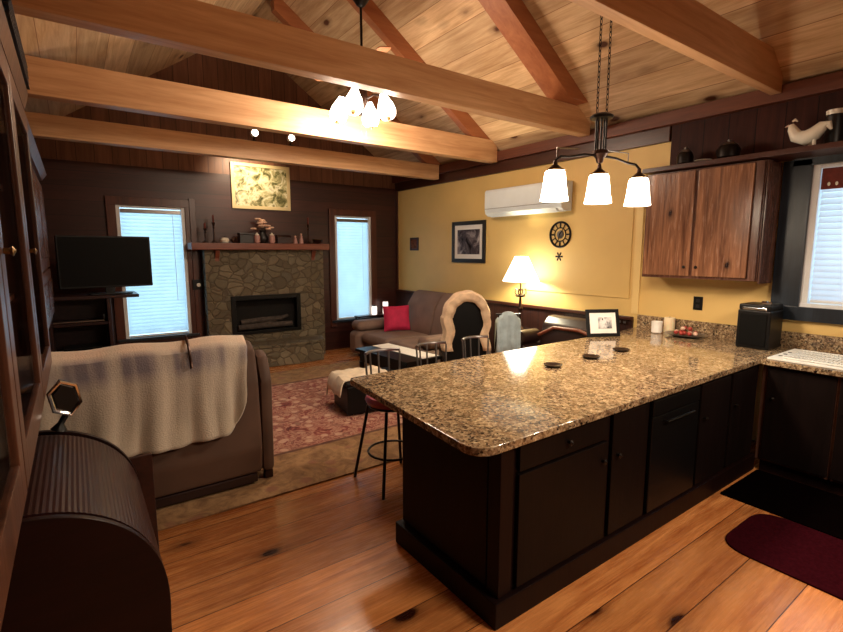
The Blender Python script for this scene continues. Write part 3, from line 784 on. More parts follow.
tag(origin(o_, (4.22, 4.09, 1.0)), 'pale blue towel hanging right of the cream throw', 'towel')

# ------------------------------------------------------------------ low table with white runner
t = thing('coffee_table', 'low black table topped with a white runner behind the bar stools', 'table', (3.7, 5.1, .014))
bm = bmesh.new()
Ct = Matrix.Translation((3.27, 5.10, 0)) @ Matrix.Rotation(math.radians(5), 4, 'Z')
obj('tabletop', B(-.28, .28, -.55, .55, .43, .47, .006, 2, Ct), 'black', t)
obj('apron', B(-.24, .24, -.50, .50, .30, .429, .004, 2, Ct), 'black', t)
for sx in (-1, 1):
    for sy in (-1, 1): obj('leg', B(sx*.22-.025, sx*.22+.025, sy*.48-.025, sy*.48+.025, .0155, .299, .003, 2, Ct), 'black', t)
o_ = obj('table_runner', B(-.02, .25, -.52, .52, .471, .478, .003, 2, Ct), 'paper'); tag(origin(o_, (3.27, 5.10, .471)), 'white runner lying on the low black table', 'table runner')

# ------------------------------------------------------------------ ottoman with cream cloth
t = thing('storage_ottoman', 'black box ottoman on the rug left of the counter, under a cream cloth', 'ottoman', (2.25, 4.4, .014))
Ot = Matrix.Translation((2.58, 4.62, 0)) @ Matrix.Rotation(math.radians(-8), 4, 'Z')
obj('body', B(-.33, .33, -.24, .24, .03, .33, .015, 2, Ot), 'black', t)
obj('lid', B(-.34, .34, -.25, .25, .332, .38, .015, 2, Ot), 'black', t)
for sx in (-1, 1):
    for sy in (-1, 1): obj('foot', B(sx*.28-.02, sx*.28+.02, sy*.19-.02, sy*.19+.02, .0145, .029, 0, 1, Ot), 'black', t)
bm = bmesh.new(); n = 24; rows = []
for j in range(n+1):
    rows.append([])
    for i in range(n+1):
        u, v_ = i/n, j/n
        x = -.45+u*.66; y = -.20+v_*.52; z = .392+.012*math.sin(u*19+v_*4)*math.sin(v_*13+u*3)+.006*math.sin(u*31)
        if x < -.345: z -= (-.345-x)*1.6; x = -.345-(-.345-x)*.35-.012
        if y > .255: z -= (y-.255)*1.5; y = .255+(y-.255)*.25+.012
        rows[-1].append(bm.verts.new((x, y, z)))
for a_, b_ in zip(rows, rows[1:]):
    for i in range(n): bm.faces.new((a_[i], a_[i+1], b_[i+1], b_[i]))
bm.transform(Ot)
o_ = obj('cream_cloth', bm, 'creamlt'); sm = o_.modifiers.new('thick', 'SOLIDIFY'); sm.thickness = .012; sm.offset = 1
tag(origin(o_, (2.4, 4.6, .385)), 'crumpled cream cloth on the black box ottoman', 'blanket')

# ------------------------------------------------------------------ dark settee and table lamp under the yellow wall
t = thing('dark_settee', 'glossy dark brown leather settee with wood rail beyond the counter', 'settee', (4.5, 3.7, 0))
pr = [(4.965, .10), (4.965, .90), (4.90, .96), (4.80, .95), (4.70, .86), (4.62, .45), (4.62, .10)]
obj('backrest', prism(pr, 'Y', 3.12, 3.97, .03), 'darkleather', t)
obj('wood_rail', T([(4.60, 3.14, .80), (4.66, 3.4, .84), (4.66, 3.75, .83), (4.62, 3.95, .72)], .022, 10), 'mantel', t)
obj('seat', B(4.42, 4.615, 3.12, 3.97, .10, .46, .05, 4), 'darkleather', t)
for y0_, y1_ in ((2.98, 3.115), (3.975, 4.10)):
    a = obj('armrest', B(4.38, 4.95, y0_, y1_, .08, .62, .05, 4), 'darkleather', t)
    obj('scroll', L([(.001, 0), (.085, .003), (.09, .02), (.09, .30), (.06, .32)], (4.36, (y0_+y1_)/2, .70), 18, 'X'), 'darkleather', a)
for y in (3.05, 4.04):
    for x in (4.45, 4.88): obj('foot', B(x-.025, x+.025, y-.025, y+.025, .001, .079), 'mahog', t)
t = thing('lamp_table', 'small dark side table under the lit lamp', 'table', (4.74, 4.4, 0))
obj('tabletop', L([(.001, .70), (.17, .70), (.175, .71), (.17, .725), (.001, .725)], (4.74, 4.40, 0), 24), 'mahog', t)
obj('pedestal', L([(.03, .12), (.02, .3), (.035, .45), (.02, .6), (.05, .699)], (4.74, 4.40, 0), 14), 'mahog', t)
for k in range(3):
    a = k*2*PI/3+.3
    obj('leg', T([(4.74, 4.40, .16), (4.74+.09*math.cos(a), 4.40+.09*math.sin(a), .12), (4.74+.13*math.cos(a), 4.40+.13*math.sin(a), .02)], [.02, .016, .018], 8), 'mahog', t)
LP = Vector((4.70, 4.36, 0)); LP = Vector((4.74, 4.38, 0))
t = thing('table_lamp', 'lit table lamp with white cone shade and ornate dark metal base', 'lamp', (LP.x, LP.y, .726))
obj('base', L([(.09, .727), (.095, .735), (.05, .755), (.02, .78), (.018, .95), (.035, 1.0), (.02, 1.04), (.014, 1.18)], (LP.x, LP.y, 0), 18), 'bronze', t)
obj('crown', L([(.02, 1.15), (.06, 1.155), (.07, 1.175), (.05, 1.18)], (LP.x, LP.y, 0), 18), 'bronze', t)
for k in range(4):
    a = k*PI/2+.4; c, s = math.cos(a), math.sin(a)
    obj('scroll_arm', T([(LP.x+c*.03, LP.y+s*.03, 1.17), (LP.x+c*.075, LP.y+s*.075, 1.20), (LP.x+c*.07, LP.y+s*.07, 1.26), (LP.x+c*.04, LP.y+s*.04, 1.24)], .008, 6), 'bronze', t)
obj('neck', L([(.012, 1.181), (.012, 1.40)], (LP.x, LP.y, 0), 10), 'brass', t)
bm = L([(.235, 1.36), (.085, 1.68)], (LP.x, LP.y, 0), 32, 'Z', False); sh = obj('lamp_shade', bm, 'lshade', t)
sm = sh.modifiers.new('thick', 'SOLIDIFY'); sm.thickness = .003

# ------------------------------------------------------------------ peninsula
pz0, pz1 = .88, .92
def rounded(pts, r, seg=6):
    out = []; n = len(pts)
    for i, (p, rr) in enumerate(zip(pts, r)):
        p = Vector(p); a = Vector(pts[i-1]); b = Vector(pts[(i+1) % n])
        if rr == 0: out.append(tuple(p)); continue
        d1 = (a-p).normalized(); d2 = (b-p).normalized()
        A_ = p+d1*rr; B_ = p+d2*rr
        for k in range(seg+1):
            f = k/seg; out.append(tuple((1-f)**2*A_+2*f*(1-f)*p+f*f*B_))
    return out
ctop = rounded([(1.30, 1.415), (4.32, 1.445), (4.27, .93), (4.27, -.6), (WX-.002, -.6), (WX-.002, 2.90), (4.5, 2.82), (1.41, 2.80)],
               [.13, .02, 0, 0, 0, 0, 0, .05])
t = thing('granite_countertop', 'glossy brown speckled granite countertop of the peninsula', 'countertop', (3.2, 2.1, pz0))
sx0, sx1, sy0, sy1 = 4.33, 4.86, .62, 1.39
# slab in pieces around the sink: main peninsula, strips
main = rounded([(1.30, 1.415), (4.30, 1.445), (WX-.022, 1.445), (WX-.022, 2.90), (4.5, 2.82), (1.41, 2.80)], [.13, 0, 0, 0, 0, .05])
obj('peninsula_slab', prism(main, 'Z', pz0, pz1, .006), 'granite', t)
bm = bmesh.new()
box(bm, 4.27, sx0, -.6, 1.444, pz0, pz1, .004); box(bm, sx1, WX-.022, -.6, 1.444, pz0, pz1)
box(bm, sx0, sx1, sy1, 1.444, pz0, pz1); box(bm, sx0, sx1, -.6, sy0, pz0, pz1)
obj('sink_slab', bm, 'granite', t, smooth=False)
obj('backsplash', B(WX-.021, WX-.001, -.6, 2.90, pz0+.0, 1.055, .003), 'granite', t)

t = thing('peninsula_cabinet', 'dark stained base cabinet under the granite peninsula', 'cabinet', (2.6, 1.8, 0))
obj('carcass', B(1.50, 4.34, 1.475, 2.28, .10, .879), 'base', t)
obj('toe_board', B(1.452, 4.34, 1.44, 2.30, .001, .135, .008), 'base', t)
obj('corner_post', B(1.485, 1.57, 1.46, 1.54, .136, .878, .006), 'base', t)
obj('end_panel', B(1.488, 1.499, 1.55, 2.27, .15, .87, .002), 'base', t)
for i, (a, b_) in enumerate(((1.60, 2.30), (2.34, 2.70))):
    dd = obj('door', B(a, b_, 1.452, 1.474, .15, .72 if i == 0 else .86, .005), 'basedoor', t)
    obj('knob', L([(.010, 0), (.010, -.015), (.016, -.02), (.001, -.03)], (b_-.05 if i == 0 else a+.05, 1.4515, .62), 12, 'Y'), 'iron', dd)
dd = obj('drawer', B(1.60, 2.30, 1.452, 1.474, .735, .862, .005), 'basedoor', t)
obj('knob', L([(.010, 0), (.010, -.015), (.016, -.02), (.001, -.03)], (1.95, 1.4515, .80), 12, 'Y'), 'iron', dd)
for a, b_ in ((3.36, 3.80), (3.84, 4.27)):
    dd = obj('door', B(a, b_, 1.452, 1.474, .15, .86, .005), 'basedoor', t)
    obj('knob', L([(.010, 0), (.010, -.015), (.016, -.02), (.001, -.03)], (a+.05, 1.4515, .62), 12, 'Y'), 'iron', dd)
t = thing('dishwasher', 'black dishwasher set into the peninsula base', 'dishwasher', (3.0, 1.46, .13))
obj('front_panel', B(2.74, 3.32, 1.448, 1.4735, .15, .76, .006), 'black', t)
obj('control_strip', B(2.74, 3.32, 1.446, 1.4735, .765, .862, .006), 'black', t)
obj('handle', T([(2.86, 1.446, .72), (2.86, 1.42, .72), (3.20, 1.42, .72), (3.20, 1.446, .72)], .008, 8), 'black', t)

t = thing('sink_cabinet', 'dark base cabinet below the white sink', 'cabinet', (4.6, .4, 0))
bm = bmesh.new()
box(bm, 4.33, 4.345, -.6, 1.438, .10, .879); box(bm, 4.345, WX-.03, -.6, -.58, .10, .879); box(bm, 4.345, WX-.03, 1.42, 1.438, .10, .879)
obj('carcass', bm, 'cabframe', t, smooth=False)
obj('toe_board', B(4.36, 4.40, -.6, 1.415, .001, .099), 'base', t)
for a, b_ in ((.98, 1.40), (.54, .96), (.10, .52), (-.55, .08)):
    dd = obj('door', B(4.309, 4.329, a, b_, .12, .86, .005), 'basedoor', t)
    obj('knob', L([(.010, 0), (.010, -.015), (.016, -.02), (.001, -.03)], (4.3085, b_-.05, .62), 12, 'X'), 'iron', dd)

# sink with rack
t = thing('kitchen_sink', 'white drop-in sink under the kitchen window', 'sink', (4.6, 1.0, .92))
bm = bmesh.new(); e = .035
x0, x1, y0, y1 = 4.305, 4.885, .595, 1.415
zt0, zt1 = .921, .935
for (a, b_, c_, d_) in ((x0, x0+.065, y0, y1), (x1-.12, x1, y0, y1), (x0+.065, x1-.12, y0, y0+.05), (x0+.065, x1-.12, y1-.09, y1)):
    box(bm, a, b_, c_, d_, zt0, zt1, .004)
obj('rim', bm, 'white', t)
bm = bmesh.new(); ix0, ix1, iy0, iy1 = 4.37, 4.765, .645, 1.325
w_ = .008
box(bm, ix0, ix0+w_, iy0, iy1, .74, .92); box(bm, ix1-w_, ix1, iy0, iy1, .74, .92); box(bm, ix0+w_, ix1-w_, iy0, iy0+w_, .74, .92); box(bm, ix0+w_, ix1-w_, iy1-w_, iy1, .74, .92)
box(bm, ix0+w_, ix1-w_, iy0+w_, iy1-w_, .74, .75)
obj('basin', bm, 'white', t, smooth=False)
for k in range(3):
    yq = 1.36
    obj('deck_hole', L([(.014, 0), (.014, .002)], (4.45+k*.10, 1.372, .9352), 12), 'black', t)
fa = obj('faucet', T([(4.825, .98, .935), (4.825, .98, 1.18), (4.80, .98, 1.24), (4.74, .98, 1.25), (4.70, .98, 1.20)], .012, 10), 'chrome', t)
obj('lever', T([(4.83, 1.0, .95), (4.83, 1.07, .99)], .008, 8), 'chrome', fa)
t = thing('sink_rack', 'white grid rack over the sink bowl', 'dish rack', (4.57, .98, .936))
bm = bmesh.new()
yq = .655
obj('rack_frame', T([(4.355, .64, .944), (4.78, .64, .944), (4.78, 1.33, .944), (4.355, 1.33, .944)], .006, 8, True), 'white', t)
while yq < 1.32: box(bm, 4.36, 4.775, yq, yq+.010, .940, .947); yq += .026
for xq in (4.46, 4.57, 4.68): box(bm, xq, xq+.006, .645, 1.325, .941, .9465)
obj('rack_bars', bm, 'white', t, smooth=False)

# maroon floor mat, and a black sheet added for the dark corner by the sink
o_ = obj('kitchen_mat', prism(rounded([(3.02, .1), (3.66, .1), (3.66, 1.16), (3.02, 1.16)], [.18]*4, 8), 'Z', .001, .012, .003), 'mat')
tag(origin(o_, (3.3, .6, .001)), 'maroon kitchen mat with rounded corners on the pine floor', 'mat')
o_ = obj('sink_corner_dark_sheet', prism(rounded([(3.68, -.3), (4.34, -.3), (4.34, 1.42), (3.68, 1.42)], [.02]*4, 4), 'Z', .001, .010, .002), 'bsheet')
tag(origin(o_, (4.0, .5, .001)), 'black sheet added to darken the shaded floor in front of the sink cabinet', 'mat')

# ------------------------------------------------------------------ things on the counter
def coaster(x, y, label):
    t = thing('saucer', label, 'saucer', (x, y, pz1), 0, 'dark saucers on the counter')
    obj('dish', L([(.03, .001), (.06, .008), (.068, .016), (.062, .016), (.03, .007), (.001, .006)], (x, y, pz1), 24), 'bronze', t)
    obj('rim', T([(x+.065*math.cos(a*PI/12), y+.065*math.sin(a*PI/12), pz1+.0165) for a in range(24)], .002, 6, True), 'iron', t)
coaster(2.76, 2.22, 'dark saucer on the granite, leftmost of the row of three')
coaster(3.23, 2.23, 'dark saucer on the granite, middle of the row of three')
coaster(3.67, 2.25, 'dark saucer on the granite, rightmost of the row of three')
# tablet-like framed picture leaning at the far edge
t = thing('tabletop_frame', 'black picture frame with white mat standing on the far edge of the counter', 'picture frame', (4.22, 2.74, pz1))
Fm = Matrix.Translation((4.12, 2.71, pz1+.006)) @ Matrix.Rotation(math.radians(-28), 4, 'Z') @ Matrix.Rotation(math.radians(-14), 4, 'X')
bm = bmesh.new(); w, h, f = .34, .27, .035
for (a, b_, c_, d_) in ((-w/2, -w/2+f, 0, h), (w/2-f, w/2, 0, h), (-w/2+f, w/2-f, 0, f), (-w/2+f, w/2-f, h-f, h)): box(bm, a, b_, 0, .018, c_, d_, .003)
bm.transform(Fm); obj('frame', bm, 'black', t)
obj('picture_mat', B(-w/2+f, w/2-f, .006, .012, f, h-f, 0, 1, Fm), 'paper', t)
obj('picture_print', B(-.05, .09, .003, .0058, .08, .19, 0, 1, Fm), 'paintC', t)
obj('easel_leg', T([(4.135, 2.75, pz1+.18), (4.17, 2.79, pz1+.008)], .006, 6), 'black', t)
# candles
t = thing('votive_candle', 'short white votive candle in a glass on the counter', 'candle', (4.80, 2.53, pz1))
obj('glass_cup', L([(.04, .001), (.05, .01), (.052, .12), (.047, .12), (.045, .09)], (4.78, 2.55, pz1), 20), 'waxw', t)
obj('wick', T([(4.78, 2.55, pz1+.09), (4.78, 2.55, pz1+.11)], .002, 5), 'black', t)
t = thing('pillar_candle', 'cream pillar candle beside the backsplash', 'candle', (4.93, 2.50, pz1))
obj('pillar', L([(.05, .001), (.052, .01), (.052, .15), (.045, .155), (.001, .148)], (4.93, 2.50, pz1), 20), 'wax', t)
obj('wick', T([(4.93, 2.50, pz1+.145), (4.93, 2.50, pz1+.165)], .002, 5), 'black', t)
t = thing('serving_plate', 'oval plate near the backsplash heaped with red fruit', 'plate', (4.82, 2.25, pz1))
bm = L([(.08, .001), (.13, .012), (.17, .028), (.165, .032), (.12, .018), (.001, .010)], (0, 0, 0), 28)
bm.transform(Matrix.Translation((4.80, 2.27, pz1)) @ Matrix.Diagonal((.85, 1.15, 1, 1))); obj('plate_dish', bm, 'pewter', t)
random.seed(3)
pos = [(0, 0, .05)]
k = 0
for ring_r, num, zz in ((.035, 5, .040), (.075, 8, .040), (.03, 3, .082)):
    for i in range(num):
        a = i*2*PI/num+ring_r*20
        x, y = 4.80+ring_r*math.cos(a), 2.27+ring_r*1.25*math.sin(a)
        bm = bmesh.new(); bmesh.ops.create_icosphere(bm, subdivisions=2, radius=.022, matrix=Matrix.Translation((x, y, pz1+zz)) @ Matrix.Diagonal((1, 1, .9, 1)))
        bmesh.ops.translate(bm, verts=bm.verts, vec=(0, 0, 0))
        o_ = obj('red_fruit', bm, 'cookie' if (i+num) % 4 else 'flower')
        tag(origin(o_, (x, y, pz1+zz-.02)), 'small round fruit heaped on the oval plate by the backsplash', 'fruit', 'fruit on the oval plate')
# coffee machine
t = thing('coffee_machine', 'black box coffee machine with chrome top in the counter corner', 'coffee machine', (4.75, 1.65, pz1))
obj('body', B(4.66, 4.94, 1.53, 1.78, pz1+.001, 1.25, .012, 3), 'black', t)
obj('top_panel', B(4.665, 4.935, 1.535, 1.775, 1.2505, 1.30, .010, 3), 'black', t)
obj('chrome_trim', B(4.650, 4.664, 1.56, 1.74, 1.255, 1.275, .003), 'chrome', t)
obj('chrome_lever', T([(4.68, 1.545, 1.305), (4.66, 1.535, 1.32), (4.64, 1.60, 1.318)], .010, 8), 'chrome', t)
obj('dial', L([(.03, 0), (.03, .02), (.02, .03)], (4.72, 1.60, 1.301), 16), 'chrome', t)
obj('front_plate', B(4.652, 4.659, 1.555, 1.755, .95, 1.22, .002), 'screen', t)
# outlet
t = thing('wall_outlet', 'black outlet plate on the yellow wall below the upper cabinet', 'outlet', (WX, 2.28, 1.23))
obj('plate', B(WX-.008, WX-.001, 2.235, 2.325, 1.165, 1.30, .003), 'black', t)
for z in (1.205, 1.26): obj('socket', B(WX-.011, WX-.0085, 2.262, 2.298, z-.016, z+.016, .001), 'darkbox', t)
t = thing('wall_outlet', 'dark outlet plate on the wainscot left of the backsplash', 'outlet', (WX-.03, 3.06, .90))
obj('plate', B(WX-.038, WX-.031, 3.0, 3.14, .93, .98, .002), 'bronze', t)
for y in (3.035, 3.10): obj('socket', B(WX-.041, WX-.0385, y-.016, y+.016, .942, .968), 'pewter', t)

# ------------------------------------------------------------------ upper cabinet
t = thing('upper_cabinet', 'rustic brown wall cabinet with two plank doors right of the pendant light', 'cabinet', (4.86, 2.2, 1.49))
obj('carcass', B(4.72, WX-.001, 1.68, 2.71, 1.49, 2.50, .003), 'cabframe', t)
for a, b_, kx in ((2.24, 2.69, 2.28), (1.76, 2.21, 2.17)):
    dd = obj('door', B(4.697, 4.719, a, b_, 1.515, 2.485, .006), 'cab', t)
    obj('knob', L([(.008, 0), (.008, -.012), (.015, -.018), (.001, -.026)], (4.6965, kx, 1.60), 12, 'X'), 'iron', dd)
obj('face_frame', B(4.700, 4.719, 1.69, 1.745, 1.495, 2.495, .003), 'cabframe', t)
M['sideboard'] = wood('blue_grey_side', '#54586a', '#8a8fa0', 'Z', None, rough=.22, knots=.05, kc='#2a2a33')
obj('side_board', B(4.73, 5.0, 1.664, 1.679, 1.47, 2.498, .003), 'cabframe', t)
o_ = obj('wall_shelf', B(4.66, WX-.022, .3, 2.74, 2.512, 2.555, .004), 'darktrim'); tag(origin(o_, (4.85, 1.5, 2.512)), 'long dark plank shelf above the upper cabinet and kitchen window', 'shelf')
sz = 2.556
# rooster
t = thing('rooster_figurine', 'white ceramic rooster on the dark shelf above the kitchen window', 'figurine', (4.8, 1.44, sz))
Rm = Matrix.Translation((4.80, 1.44, sz)) @ Matrix.Scale(1.2, 4) @ Matrix.Rotation(math.radians(90), 4, 'Z')
bm = T([(.105, 0, .17), (.095, 0, .14), (.07, 0, .09), (.02, 0, .07), (-.03, 0, .09), (-.07, 0, .13), (-.10, 0, .135), (-.115, 0, .10)],
       [.016, .028, .04, .048, .045, .034, .022, .008], 14)
bm.transform(Rm); obj('body', bm, 'ceramic', t)
for s in (-.015, .015):
    bm = T([(-.02-s, s, .05), (-.02-s, s, .001)], [.010, .012], 8); bm.transform(Rm); obj('leg', bm, 'ceramic', t)
bm = T([(.10, 0, .19), (.085, 0, .20), (.07, 0, .185)], [.006, .010, .004], 8); bm.transform(Rm); obj('comb', bm, 'ceramic', t)
bm = T([(.118, 0, .168), (.14, 0, .16)], [.008, .001], 8); bm.transform(Rm); obj('beak', bm, 'flower', t)
t = thing('shelf_canister', 'dark canister with white lid behind the rooster', 'canister', (4.93, 1.36, sz))
obj('body', L([(.055, .001), (.06, .01), (.06, .24), (.055, .25)], (4.94, 1.32, sz), 20), 'darkbox', t)
obj('lid', L([(.062, .251), (.064, .285), (.05, .29)], (4.94, 1.32, sz), 20), 'ceramic', t)
for (x, y, r, lab) in ((4.85, 2.42, .07, 'dark round pot on the shelf, left of the wider pot'), (4.85, 2.04, .09, 'wider dark pot on the shelf, halfway to the rooster')):
    t = thing('shelf_pot', lab, 'pot', (x, y, sz))
    obj('body', L([(r*.6, .001), (r, .03), (r*1.05, .09), (r*.8, .13)], (x, y, sz), 20), 'iron', t)
    obj('lid', L([(r*.82, .131), (r*.5, .155), (.012, .16), (.018, .175), (.001, .185)], (x, y, sz), 20), 'pewter', t)
t = thing('shelf_plate', 'small white oval dish on the shelf edge above the right cabinet door', 'dish', (4.72, 2.2, sz))
obj('dish', L([(.04, .001), (.075, .015), (.07, .017), (.001, .006)], (4.74, 2.20, sz), 20), 'ceramic', t)
obj('foot_ring', L([(.035, .0), (.035, .0009)], (4.74, 2.20, sz), 16), 'ceramic', t)

# ------------------------------------------------------------------ bar stools
def stool(label, loc, rz=0):
    t = thing('bar_stool', label, 'bar stool', loc, rz, 'metal bar stools along the peninsula')
    for sx in (-1, 1):
        for sy in (-1, 1):
            obj('leg', T([(sx*.13, sy*.13, .60), (sx*.215, sy*.215, .001)], .012, 8), 'iron', t, False)
    obj('foot_ring', T([(.185*math.cos(a*PI/12), .185*math.sin(a*PI/12), .24) for a in range(24)], .009, 8, True), 'iron', t, False)
    obj('seat_plate', L([(.18, .60), (.19, .61), (.18, .62)], (0, 0, 0), 24), 'iron', t, False)
    obj('seat_cushion', L([(.001, .621), (.19, .622), (.205, .65), (.19, .68), (.001, .69)], (0, 0, 0), 28), 'redvinyl', t, False)
    R0 = .20
    arc = [(R0*math.sin(a), R0*math.cos(a)) for a in [math.radians(-50+i*100/12) for i in range(13)]]
    obj('back_rail', T([(x, y, .985) for x, y in arc], .012, 8), 'pewter', t, False)
    for i in (0, 3, 6, 9, 12):
        x, y = arc[i]; obj('spindle', T([(x, y, .975), (x*.88, y*.88, .62)], .008, 6), 'pewter', t, False)
    return t
s0 = stool('bar stool with red seat showing past the end of the peninsula', (1.80, 2.80, .0))
s0.location = (1.87, 2.99, 0)
dup(s0, (2.83, 3.0, 0), 0, 'bar stool whose pale back rail shows in front of the cream-draped armchair')
dup(s0, (2.345, 3.0, 0), 0, 'bar stool whose pale back rail shows in front of the coffee table')

# ------------------------------------------------------------------ barrel desk, lower left
t = thing('barrel_desk', 'dark mahogany roll-top desk with curved tambour in the lower left corner', 'desk', (-.1, 2.4, 0))
def curve(r0x, r0z, n=20):
    pts = []
    for k in range(n+1):
        a = PI/2*(k/n); pts.append((-.26+.445*math.sin(a)**.95, .42+.46*math.cos(a)**.85))
    return pts
cv = curve(0, 0)
body = [(LX+.02, .42)]+[(LX+.02, .88)]+cv+[(.185, .36), (LX+.02, .36)]
obj('tambour_body', prism([(LX+.02, .88)]+cv+[(.185, .42), (LX+.02, .42)], 'Y', 1.93, 2.84), 'mahogend', t)
bm = bmesh.new(); cvo = [(x+.012*(x+.3)/.5, z+.012) for x, z in cv]
for i in range(len(cv)-1):
    (xa, za_), (xb_, zb_) = cvo[i], cvo[i+1]
    nx, nz = (za_-zb_), (xb_-xa); l_ = math.hypot(nx, nz) or 1; nx, nz = nx/l_*.003, nz/l_*.003
    for s in (0, .5):
        x1_, z1_ = xa+(xb_-xa)*s, za_+(zb_-za_)*s; x2_, z2_ = xa+(xb_-xa)*(s+.5), za_+(zb_-za_)*(s+.5)
        vs = [bm.verts.new(p) for p in ((x1_-nx*6, 1.96, z1_-nz*6), (x2_-nx*6, 1.96, z2_-nz*6), (x2_, 1.96, z2_), ((x1_+x2_)/2+nx*.5, 1.96, (z1_+z2_)/2+nz*.5), (x1_, 1.96, z1_))]
        ws = [bm.verts.new((v.co.x, 2.81, v.co.z)) for v in vs]
        bm.faces.new(vs); bm.faces.new(ws[::-1])
        for k in range(5): bm.faces.new((vs[k], ws[k], ws[(k+1) % 5], vs[(k+1) % 5]))
obj('tambour', bm, 'mahog', t, smooth=False)
for y0_, y1_ in ((1.90, 1.929), (2.841, 2.87)):
    cc = [(x+.014*(x+.3)/.5+.0, z+.020) for x, z in cv]
    obj('side_panel', prism([(LX+.02, .905)]+cc+[(.195, .36), (.195, .02), (LX+.02, .02)], 'Y', y0_, y1_, .003), 'mahogend', t)
obj('pedestal', B(LX+.02, .19, 1.93, 2.84, .02, .41), 'mahogend', t)
obj('front_board', B(.1905, .196, 1.93, 2.84, .10, .40, .002), 'mahog', t)
obj('end_board', B(LX+.02, .262, 2.872, 2.90, .001, .66, .004), 'mahog', t)
# hexagonal mirror
t = thing('desk_mirror', 'small black six-sided mirror with chrome rim on the far end of the desk', 'mirror', (-.13, 2.75, .885))
hx = [(math.sin(k*PI/3)*.062, math.cos(k*PI/3)*.085) for k in range(6)]
Hm = Matrix.Translation((-.085, 2.78, 1.06)) @ Matrix.Rotation(math.radians(20), 4, 'Z') @ Matrix.Rotation(math.radians(-10), 4, 'Y')
bm = prism([(x*.8, z*.8) for x, z in hx], 'Y', -.012, .012); bm.transform(Hm); obj('mirror_glass', bm, 'black', t)
bm = T([(x, 0, z) for x, z in hx], .012, 8, True); bm.transform(Hm); obj('rim', bm, 'chrome', t)
obj('stand', T([(-.09, 2.785, .975), (-.11, 2.785, .94), (-.12, 2.785, .91)], [.014, .014, .035], 10), 'black', t)

# ------------------------------------------------------------------ tall wall cabinet on the left
t = thing('display_cabinet', 'tall brown wall cabinet with glass doors along the left edge', 'cabinet', (-.28, 2.5, 1.18))
cx0, cx1 = LX+.001, -.155
bm = bmesh.new()
box(bm, cx0, cx1, .6, 3.16, 2.36, 2.44); box(bm, cx0, cx1, .6, 3.16, 1.14, 1.22)
box(bm, cx0, cx0+.02, .6, 3.16, 1.22, 2.36)
for y in (.6, 1.43, 2.28, 3.13): box(bm, cx0+.02, cx1, y, y+.03, 1.22, 2.36)
obj('carcass', bm, 'hutch', t, smooth=False)
obj('crown', prism([(cx0, 2.441), (-.14, 2.441), (-.12, 2.52), (cx0, 2.52)], 'Y', .58, 3.18), 'hutch', t)
for k in range(3):
    y = .63+k*.85
    bm = bmesh.new()
    box(bm, cx1+.001, cx1+.02, y-.01, y+.065, 1.17, 2.41, .004); box(bm, cx1+.001, cx1+.02, y+.745, y+.82, 1.17, 2.41, .004)
    box(bm, cx1+.001, cx1+.02, y+.065, y+.745, 1.17, 1.27, .004); box(bm, cx1+.001, cx1+.02, y+.065, y+.745, 2.31, 2.41, .004)
    dd = obj('door', bm, 'hutch', t)
    obj('glass_panel', B(cx1+.006, cx1+.012, y+.066, y+.744, 1.271, 2.309), 'glass', dd)
    obj('knob', L([(.008, 0), (.008, .012), (.013, .018), (.001, .024)], (cx1+.021, y+.03, 1.75), 10, 'X'), 'brass', dd)
for z in (1.58, 1.96): obj('shelf', B(cx0+.021, cx1-.03, .64, 3.12, z, z+.018), 'hutch', t)
t = thing('wall_cupboard', 'glossy brown wall cupboard beyond the glass-door cabinet at the left edge', 'cupboard', (-.3, 4.6, 1.14))
obj('carcass', B(LX+.001, -.215, 3.2, 6.0, 1.14, 2.42, .004), 'hutch', t)
for a, b_ in ((3.22, 4.12), (4.14, 5.04), (5.06, 5.98)):
    for z0_, z1_ in ((1.16, 1.58), (1.60, 2.36)):
        dd = obj('door', B(-.214, -.195, a, b_, z0_, z1_, .004), 'hutch', t)
        obj('panel', B(-.1945, -.188, a+.08, b_-.08, z0_+.09, z1_-.09, .002), 'cabframe', dd)
obj('crown', prism([(LX+.001, 2.421), (-.19, 2.421), (-.15, 2.48), (LX+.001, 2.48)], 'Y', 3.19, 6.02), 'hutch', t)
# slatted vent box on top
t = thing('vent_box', 'dark slatted metal vent box at the top left above the wall cabinet', 'vent', (-.2, 2.7, 2.53))
obj('housing', B(-.40, -.13, 2.2, 3.15, 2.522, 2.66, .006), 'bluetrim', t)
for k in range(5):
    z = 2.535+k*.025
    obj('slat', B(-.129, -.11, 2.2, 3.15, z, z+.008, .001), 'bluetrim', t)

# ------------------------------------------------------------------ pendant light
PC = Vector((3.09, 2.14, 0)); pd = Vector((.77, -.135, 0)); pd = pd.normalized()
cz = RZ-(PC.x-RX)*SL
t = thing('pendant_light', 'dark metal three-shade pendant on twin chains over the counter', 'pendant light', (PC.x, PC.y, 2.4))
def P(s, z, q=0): 
    v = PC+pd*s+Vector((pd.y, -pd.x, 0))*q; return (v.x, v.y, z)
obj('ceiling_canopy', L([(.07, cz-.09), (.065, cz-.05), (.06, cz-.02)], (PC.x, PC.y, 0), 20), 'iron', t)
for s in (-.045, .045):
    bm = bmesh.new(); z = 2.70; k = 0
    while z < cz-.09:
        ax = (0, 1) if k % 2 else (1, 0)
        pts = []
        for a in range(10):
            aa = a*2*PI/10; pts.append(Vector(P(s, z+.02))+Vector((pd.x*ax[0]+pd.y*ax[1], pd.y*ax[0]-pd.x*ax[1], 0))*(.008*math.cos(aa))+Vector((0, 0, .022*math.sin(aa))))
        tube(bm, pts, .0028, 5, True); z += .034; k += 1
    obj('chain', bm, 'iron', t)
obj('top_plate', L([(.03, 2.665), (.075, 2.67), (.08, 2.685), (.06, 2.70), (.02, 2.705)], (PC.x, PC.y, 0), 20), 'iron', t)
